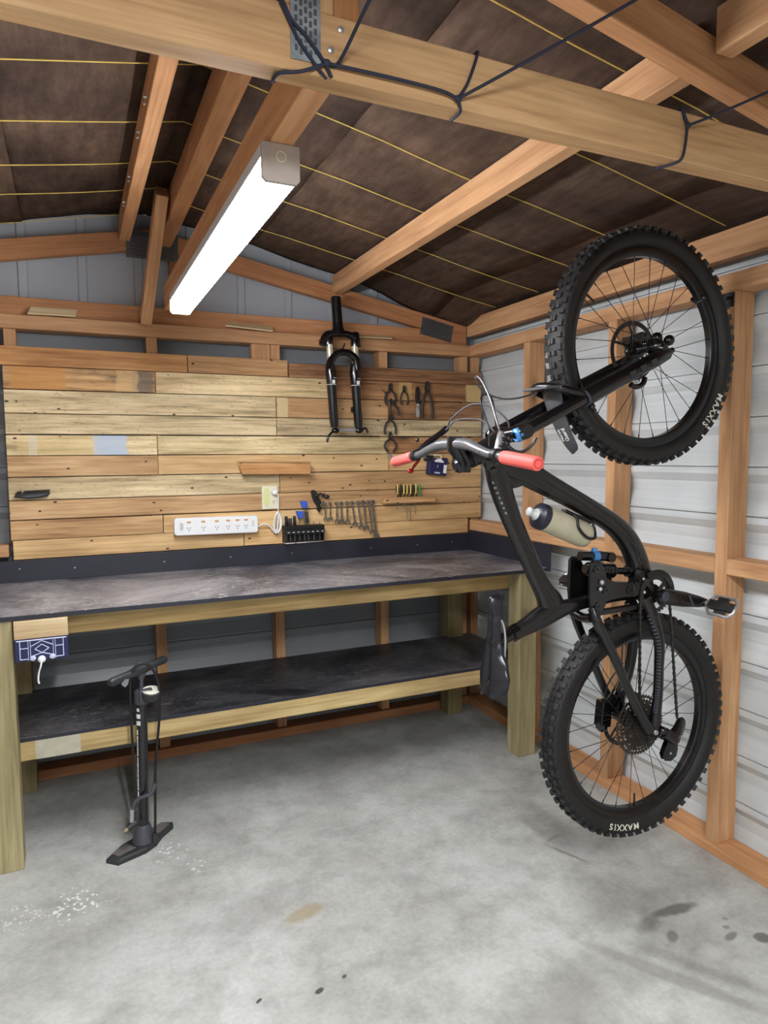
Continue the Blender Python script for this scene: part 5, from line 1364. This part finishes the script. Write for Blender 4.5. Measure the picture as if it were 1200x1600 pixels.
# rear triangle
def stay(pts, ws, name='seatstay', mat='carbon'):
    mb = MB(); sp = spline(pts, 6); n = len(sp); r = []
    for i in range(n):
        t = i / (n - 1) * (len(ws) - 1); k = min(int(t), len(ws) - 2); r.append(ws[k] + (ws[k + 1] - ws[k]) * (t - k))
    mb.tube(sp, r, 14); return mb.build(name, M[mat], bike, smooth=60)
stay([(-.598, -1.665, .945), (-.588, -1.682, .895), (-.535, -1.690, .798), (-.479, -1.692, .692), (-.425, -1.694, .598), (-.385, -1.690, .545)], [.014, .015, .0145, .013, .014, .018])
stay([(-.598, -1.575, .940), (-.560, -1.556, .870), (-.493, -1.550, .744), (-.440, -1.550, .640), (-.400, -1.552, .565)], [.014, .014, .013, .013, .016])
stay([(-.390, -1.660, .955), (-.368, -1.676, .895), (-.352, -1.688, .820), (-.352, -1.690, .740), (-.356, -1.692, .640), (-.368, -1.690, .548)], [.020, .019, .0165, .015, .015, .018], 'chainstay')
stay([(-.360, -1.575, .920), (-.330, -1.562, .860), (-.322, -1.552, .785), (-.336, -1.550, .690), (-.372, -1.550, .610), (-.385, -1.552, .550)], [.020, .018, .017, .016, .018, .018], 'chainstay')
mb = MB()
cs = spline([(-.386, -1.676, .905), (-.371, -1.702, .820), (-.370, -1.706, .740), (-.373, -1.706, .660), (-.378, -1.704, .600)], 8)
for i in range(len(cs) - 1):
    mb.bar(cs[i], cs[i] + (cs[i + 1] - cs[i]) * .62, .010, .010, up=(0, 1, 0))
mb.build('chainstay_protector', M['pump_grey'], bike, bevel=.001)
mb = MB(); mb.prism([(-.395, .57), (-.350, .57), (-.345, .525), (-.370, .510), (-.395, .525)], -1.700, -1.680); mb.build('dropout', M['carbon'], bike, smooth=40, bevel=.002)
mb = MB(); mb.cyl((RWX, BY + .055, RWZ), (RWX, BY + .085, RWZ), .019, .016, 20); mb.build('axle_boss', M['carbon'], bike, smooth=40)
mb = MB(); mb.cyl((RWX, BY - .085, RWZ), (RWX, BY - .055, RWZ), .017, .019, 20); mb.build('axle_boss', M['carbon'], bike, smooth=40)
mb = MB(); mb.cyl((RWX, BY - .085, RWZ), (RWX, BY - .0895, RWZ), .0085, .007, 14); mb.build('axle_bolt', M['steel'], bike)
# yoke behind the seat tube
mb = MB(); mb.tube(spline([(-.598, -1.665, .915), (-.592, -1.62, .905), (-.598, -1.575, .915)], 5), .014, 12); mb.tube(spline([(-.388, -1.665, .905), (-.40, -1.62, .900), (-.370, -1.575, .905)], 5), .015, 12); mb.build('stay_bridge', M['carbon'], bike, smooth=60)
mb = MB(); mb.bar((-.59, -1.655, .925), (-.40, -1.655, .930), .016, .020, up=(0, 1, 0)); mb.build('lower_link', M['carbon'], bike, bevel=.003)
# rocker plates and shock
rp = [(-.612, 1.078), (-.600, 1.088), (-.575, 1.086), (-.560, 1.060), (-.548, 1.030), (-.510, 1.014), (-.445, 1.010), (-.440, .966), (-.500, .970), (-.548, .960), (-.566, .925), (-.590, .915), (-.608, .930), (-.614, .985)]
for y0_, y1_ in ((-1.672, -1.661), (-1.579, -1.568)):
    mb = MB(); mb.prism(rp, y0_, y1_); rk = mb.build('rocker_plate', M['carbon'], bike, bevel=.003)
    f_ = y0_ - .002 if y0_ < -1.62 else y1_ + .002
    for cx_, cz_ in ((-.585, .950), (-.555, .995), (-.592, 1.060), (-.462, .988)):
        mb = MB(); mb.ring((cx_, f_, cz_), (0, 1, 0), [(.0035, -.002), (.011, -.002), (.011, .002), (.0035, .002)], 18); mb.build('pivot_ring', M['gloss_black'], rk, smooth=30)
mb = MB(); mb.tube([(-.590, BY, 1.055), (-.575, BY, 1.052)], .014, 16); mb.tube([(-.578, BY, 1.053), (-.490, BY, 1.042)], .021, 20); mb.tube([(-.490, BY, 1.042), (-.483, BY, 1.041)], .023, 20); mb.tube([(-.483, BY, 1.041), (-.425, BY, 1.035)], .011, 16); mb.tube([(-.425, BY, 1.035), (-.400, BY, 1.033)], .018, 16)
for k in range(7): mb.ring((-.57 + .011 * k, BY, 1.0515 - .0014 * k), (1, 0, -.13), [(.020, -.002), (.0225, -.002), (.0225, .002), (.020, .002)], 18)
mb.build('rear_shock', M['gloss_black'], bike, smooth=40)
mb = MB(); mb.tube([(-.622, BY - .015, 1.098), (-.575, BY - .015, 1.094)], .014, 14); mb.tube([(-.560, BY - .015, 1.093), (-.500, BY - .015, 1.088)], .014, 14); mb.cyl((-.515, BY - .035, 1.088), (-.515, BY + .02, 1.088), .015, seg=16); mb.build('shock_reservoir', M['gloss_black'], bike, smooth=40)
mb = MB(); mb.tube([(-.577, BY - .015, 1.0945), (-.557, BY - .015, 1.0925)], .0175, 18); mb.cyl((-.567, BY - .015, 1.108), (-.567, BY - .015, 1.118), .010, .009, 12); mb.cyl((-.567, BY - .015, 1.080), (-.567, BY - .015, 1.064), .010, .009, 12); mb.build('shock_dial', M['blue_ano'], bike, smooth=40)
# front derailleur-side clutter: cable guides near the bottom bracket
mb = MB(); mb.ball((-.425, BY - .03, .985), .026, 12, (1.1, .9, 1.2)); mb.obox((-.405, BY - .035, 1.010), (.3, 0, 1), (0, 1, 0), (1, 0, -.3), .030, .012, .014); mb.build('pivot_housing', M['carbon'], bike, smooth=50)
mb = MB(); mb.ball((-.398, BY - .042, 1.015), .008, 8); mb.ball((-.455, BY - .035, 1.000), .005, 8); mb.ball((-.400, BY - .05, .975), .006, 8); mb.ball((-.575, BY - .058, 1.022), .008, 8); mb.ball((-.580, BY - .058, 1.002), .007, 8); mb.build('bolts', M['steel'], bike, smooth=60)
# cranks, chainring, guard
BB = V((-.357, 0, .965))
mb = MB(); toothed(mb, (BB.x, BB.z), 30, .0625, .0575, .046, BY - .052, BY - .049)
for k in range(4):
    a = 2 * pi * k / 4 + .5; mb.bar((BB.x + .014 * cos(a), BY - .0505, BB.z + .014 * sin(a)), (BB.x + .050 * cos(a + .2), BY - .0505, BB.z + .050 * sin(a + .2)), .0028, .014, up=V((-sin(a), 0, cos(a))))
mb.build('chainring', M['darksteel'], bike, smooth=25)
mb = MB(); P = []
for k in range(15): a = radians(-8 + 128 * k / 14); P.append((BB.x + .078 * cos(a), BB.z + .078 * sin(a)))
for k in range(15): a = radians(120 - 128 * k / 14); P.append((BB.x + .058 * cos(a), BB.z + .058 * sin(a)))
vs = [(a, BY - .056, b_) for a, b_ in P] + [(a, BY - .044, b_) for a, b_ in P]; n = len(P); fs = []
for i in range(14):
    j = n - 1 - i; fs += [(i, i + 1, j - 1, j), (n + i, n + j, n + j - 1, n + i + 1)]
for i in range(n): j = (i + 1) % n; fs.append((i, j, n + j, n + i))
mb.add(vs, fs); mb.build('chain_guard', M['gloss_black'], bike)
CE = V((-.200, -1.722, .934))
mb = MB(); c0_ = V((BB.x, -1.700, BB.z)); dd = (CE - c0_)
mb.sweep([(c0_ - dd * .10, .013, .008), (c0_ - dd * .03, .022, .011), (c0_ + dd * .15, .025, .011), (c0_ + dd * .5, .024, .009), (c0_ + dd * .85, .018, .008), (CE, .0135, .008), (CE + dd * .07, .009, .007)], seg=18, p=3)
ck = mb.build('crank_arm', M['gloss_black'], bike, smooth=45)
mb = MB(); mb.lathe(c0_ - V((0, .011, 0)), (0, -1, 0), [(.0145, 0), (.0145, .003), (.009, .0035), (.008, .001)], 18); mb.obox(c0_ + dd * .62 - V((0, .0095, 0)), (.5, 0, -.85), (0, 1, 0), (.85, 0, .5), .019, .0008, .0025); mb.build('crank_bolt', M['pump_grey'], ck)
mb = MB(); mb.cyl(CE - V((0, .006, 0)), CE - V((0, .022, 0)), .0085, .0075, 12); mb.build('pedal_axle', M['steel'], bike, smooth=40)
def pedal(c, ta):
    c = V(c); ux = V((cos(ta), 0, sin(ta))); uz = V((-sin(ta), 0, cos(ta))); uy = V((0, 1, 0))
    P = [c + ux * a * .030 + uy * b_ for a, b_ in ((-1, .034), (-.5, .046), (.5, .046), (1, .034), (1.05, -.034), (.5, -.046), (-.5, -.046), (-1.05, -.034))]
    mb = MB(); mb.tube(P, .0055, 8, closed=True)
    pd_ = mb.build('pedal', M['steel'], bike, smooth=50)
    mb = MB(); mb.obox(c, ux, uy, uz, .014, .044, .009); mb.obox(c + ux * .018 + uz * .004, ux, uy, uz, .010, .020, .003); mb.obox(c - ux * .018 - uz * .004, ux, uy, uz, .010, .020, .003); mb.build('pedal_body', M['darksteel'], pd_, bevel=.002)
    return pd_
pedal((-.202, -1.785, .934), radians(52))
mb = MB(); CF = V((-.520, -1.535, .986)); c1_ = V((BB.x, -1.545, BB.z)); dd = CF - c1_
mb.sweep([(c1_ - dd * .08, .015, .009), (c1_, .019, .011), (c1_ + dd * .5, .0175, .009), (CF, .0135, .008), (CF + dd * .07, .009, .007)], seg=18, p=3)
mb.build('crank_arm', M['gloss_black'], bike, smooth=45)
pedal((-.522, -1.475, .987), radians(40))
# chain
mb = MB()
def run(p0, p1):
    p0 = V(p0); p1 = V(p1); d = p1 - p0; L = d.length; n = int(L / .0092); d.normalize(); side = V((0, 1, 0))
    for i in range(n):
        a = p0 + d * (L * i / n); b_ = p0 + d * (L * (i + .78) / n); o1 = .0030 if i % 2 else .0018
        for s in (-1, 1):
            mb.obox((a + b_) / 2 + side * o1 * s, d, side, d.cross(side), (b_ - a).length / 2 + .001, .0007, .0033 if i % 2 else .0028)
        mb.tube([a - side * .0036, a + side * .0036], .0018, 6)
ringp = [(BB.x + .060 * cos(radians(a)), BY - .0505, BB.z + .060 * sin(radians(a))) for a in range(178, -5, -9)]
for a, b_ in zip(ringp, ringp[1:]): run(a, b_)
run((-.417, BY - .0505, .967), (-.404, -1.668, .548)); run((-.297, BY - .0505, .962), (-.268, -1.690, .560))
cp = [(RWX + .030 * cos(radians(a)), -1.668, RWZ + .030 * sin(radians(a))) for a in range(170, 330, 16)]
for a, b_ in zip(cp, cp[1:]): run(a, b_)
run((-.350, -1.668, .527), (-.318, -1.690, .500))
o = mb.build('chain', M['chain'], bike); o['kind'] = 'stuff'
# rear derailleur
mb = MB(); mb.ball((-.345, -1.705, .540), .014, 12); mb.sweep([(V((-.340, -1.708, .535)), .016, .010), (V((-.318, -1.716, .520)), .020, .014), (V((-.292, -1.716, .535)), .020, .014), (V((-.275, -1.712, .556)), .019, .012), (V((-.262, -1.708, .560)), .012, .010)], seg=14)
mb.ball((-.300, -1.712, .512), .020, 12, (1, .8, 1.1)); mb.build('derailleur_body', M['gloss_black'], bike, smooth=50)
mb = MB(); mb.prism([(-.316, .515), (-.286, .515), (-.280, .470), (-.286, .448), (-.308, .436), (-.334, .442), (-.342, .462), (-.332, .485)], -1.7075, -1.7055); mb.prism([(-.316, .515), (-.286, .515), (-.280, .470), (-.286, .448), (-.308, .436), (-.334, .442), (-.342, .462), (-.332, .485)], -1.6935, -1.6915)
cg = mb.build('derailleur_cage', M['gloss_black'], bike)
mb = MB(); toothed(mb, (-.311, .462), 14, .024, .020, .004, -1.7035, -1.6955); toothed(mb, (-.300, .508), 12, .022, .018, .004, -1.7035, -1.6955); mb.build('jockey_wheels', M['black'], cg)
mb = MB(); mb.cyl((-.311, -1.7080, .462), (-.311, -1.7095, .462), .004, .003, 10); mb.build('pulley_bolt', M['steel'], cg)
# rear caliper
mb = MB(); mb.obox((-.462, BY + .048, .570), (.1, 0, 1), (0, 1, 0), (1, 0, -.1), .042, .018, .020); mb.obox((-.440, BY + .050, .605), (.8, 0, .5), (0, 1, 0), (-.5, 0, .8), .026, .012, .012); mb.ball((-.470, BY + .045, .530), .020, 10); mb.obox((-.415, BY + .055, .600), (.6, 0, .8), (0, 1, 0), (-.8, 0, .6), .034, .008, .020); mb.build('rear_brake_caliper', M['gloss_black'], bike, bevel=.003)
mb = MB(); mb.tube(spline([(-.462, BY + .045, .612), (-.458, BY + .04, .655), (-.440, BY + .035, .690), (-.400, BY + .03, .73)], 5), .0025, 7); mb.tube(spline([(-.455, BY + .045, .612), (-.425, BY + .04, .650), (-.395, BY + .045, .70), (-.385, BY + .05, .79), (-.375, BY + .045, .88)], 5), .0022, 7); mb.build('rear_hose', M['black'], bike, smooth=60)
# seatpost, saddle
mb = MB(); a = V((-.838, BY, .890)); b_ = V((-.912, BY, .862)); u_ = (b_ - a).normalized()
mb.tube([a - u_ * .006, a + u_ * .016], [.0245, .0245], 20); clm = mb.build('seat_collar', M['gloss_black'], bike, smooth=40)
mb = MB(); mb.tube([a, a + u_ * .050], [.0175, .0175], 20); mb.tube([a + u_ * .048, a + u_ * .064], [.0205, .0205], 20); mb.tube([a + u_ * .06, b_], [.016, .012], 16)
mb.obox(b_ + V((-.004, 0, 0)), u_, (0, 1, 0), V((-.35, 0, .93)), .010, .026, .016); mb.build('seatpost', M['gloss_black'], bike, smooth=45)
mb = MB()
for s in (-1, 1):
    mb.tube(spline([(-.917, BY + s * .010, .965), (-.896, BY + s * .018, .925), (-.890, BY + s * .022, .885), (-.891, BY + s * .022, .845), (-.897, BY + s * .026, .805), (-.915, BY + s * .034, .775)], 6), .0036, 8)
mb.build('saddle_rails', M['steel'], bike, smooth=60)
NS, NT = 34, 20; vs = []; fs = []
def wS(t):   # half width along the saddle, nose 0 -> tail 1
    pts = [(0, .005), (.03, .013), (.12, .016), (.3, .018), (.45, .022), (.6, .034), (.75, .054), (.87, .066), (.95, .062), (1.0, .050)]
    for (a, b), (c, d) in zip(pts, pts[1:]):
        if t <= c: k = (t - a) / (c - a); k = k * k * (3 - 2 * k); return b + (d - b) * k
    return pts[-1][1]
for i in range(NS + 1):
    t = i / NS; w = wS(t)
    for j in range(NT + 1):
        u = -1 + 2 * j / NT
        zz = 1.002 - .262 * t
        if t > .9: zz += .030 * (t - .9) / .1 * (1 - min(1, abs(abs(u) - .55) / .55)) * -1 + .040 * (t - .9) / .1 * max(0, 1 - abs(u) / .30)
        drop = .036 * abs(u) ** 2.6 * (.55 + .45 * min(1, w / .05)) + (.012 if t < .25 else 0) * u * u
        groove = .020 * math.exp(-(u * w / (.0055 + .006 * t)) ** 2) * min(1, max(0, (t - .08) / .12))
        xx = -.934 + .004 * sin(pi * t) + (-.008 * t * t) + drop + groove + .012 * max(0, .08 - t) / .08
        vs.append((xx, BY + w * u, zz))
for i in range(NS):
    for j in range(NT): q = i * (NT + 1) + j; fs.append((q, q + 1, q + NT + 2, q + NT + 1))
mb = MB(); mb.add(vs, fs); sad = mb.build('saddle', M['saddle'], bike, smooth=70)
sd = sad.modifiers.new('thickness', 'SOLIDIFY'); sd.thickness = .008; sd.offset = 0
# cables
for nm, pts, r in (('brake_hose', [(-.947, -1.415, 1.483), (-.949, -1.44, 1.505), (-.923, -1.48, 1.539), (-.906, -1.53, 1.545), (-.885, -1.58, 1.526), (-.862, -1.61, 1.486), (-.865, -1.60, 1.44)], .0026),
    ('shift_cable', [(-.960, -1.42, 1.470), (-.946, -1.46, 1.500), (-.920, -1.50, 1.504), (-.908, -1.55, 1.495), (-.897, -1.59, 1.464), (-.885, -1.595, 1.43)], .0024),
    ('front_brake_hose', [(-1.010, -1.79, 1.446), (-1.025, -1.80, 1.470), (-1.012, -1.75, 1.532), (-1.005, -1.70, 1.585), (-.999, -1.66, 1.606), (-.976, -1.62, 1.596), (-.921, -1.58, 1.573), (-.850, -1.56, 1.559), (-.776, -1.548, 1.566), (-.700, -1.545, 1.59), (-.60, -1.53, 1.63)], .0028),
    ('dropper_cable', [(-.985, -1.70, 1.42), (-.960, -1.66, 1.47), (-.967, -1.63, 1.539), (-.953, -1.62, 1.562), (-.926, -1.62, 1.554), (-.900, -1.60, 1.50), (-.890, -1.59, 1.44)], .0022)):
    mb = MB(); mb.tube(spline(pts, 8), r, 8); mb.build(nm, M['silver_bar'] if 'front' in nm else M['pump_grey'] if nm != 'dropper_cable' else M['black'], bike, smooth=60)

# bottle
bo = thing('water_bottle', 'dusty translucent water bottle with navy cap held inside the bike frame', 'water bottle', (-.665, BY, 1.19))
bd = V((.93, 0, -.37)).normalized(); q0 = V((-.7585, BY, 1.2215))
mb = MB(); mb.lathe(q0, bd, [(.034, .008), (.037, .016), (.0385, .034), (.0365, .046), (.0385, .058), (.039, .165), (.036, .180), (.029, .186)], 28); mb.build('bottle_body', M['bottle'], bo, smooth=50)
mb = MB(); mb.lathe(q0, bd, [(.016, -.016), (.028, -.013), (.038, -.006), (.0395, .004), (.039, .014)], 28); mb.build('cap', M['bottle_cap'], bo, smooth=40)
mb = MB(); mb.lathe(q0, bd, [(.008, -.045), (.0125, -.043), (.013, -.034), (.010, -.031), (.012, -.026), (.018, -.016)], 20); mb.build('nozzle', M['bottle_nozzle'], bo, smooth=50)
mb = MB(); n_ = V((.37, 0, .93))
for s in (-1, 1):
    mb.tube(spline([q0 + bd * .095 + n_ * .043 + V((0, s * .010, 0)), q0 + bd * .105 + n_ * .034 + V((0, s * .030, 0)), q0 + bd * .112 + n_ * .006 + V((0, s * .0435, 0)), q0 + bd * .150 - n_ * .010 + V((0, s * .044, 0)), q0 + bd * .184 - n_ * .002 + V((0, s * .038, 0)), q0 + bd * .192 + n_ * .022 + V((0, s * .020, 0)), q0 + bd * .186 + n_ * .043 + V((0, s * .008, 0))], 5), .0042, 8)
mb.obox(q0 + bd * .13 + n_ * .044, bd, (0, 1, 0), n_, .055, .011, .004)
mb.build('bottle_cage', M['black'], bike, smooth=50)

# wall hook carrying the front wheel
hkx = thing('bike_wall_hook', 'black wall hook on the stud holding the front wheel by its rim', 'hook', (-.001, -1.6105, 1.88))
mb = MB(); mb.box(-.0055, -.0005, -1.630, -1.591, 1.875, 1.922); mb.build('back_plate', M['black'], hkx, bevel=.002)
mb = MB(); mb.tube(spline([(-.004, -1.585, 1.905), (-.045, -1.582, 1.905), (-.105, -1.582, 1.905), (-.146, -1.590, 1.893), (-.155, -1.62, 1.876), (-.150, -1.638, 1.885)], 6), .0055, 10); mb.ball((-.150, -1.641, 1.887), .009, 10); mb.build('hook_arm', M['black'], hkx, smooth=60)
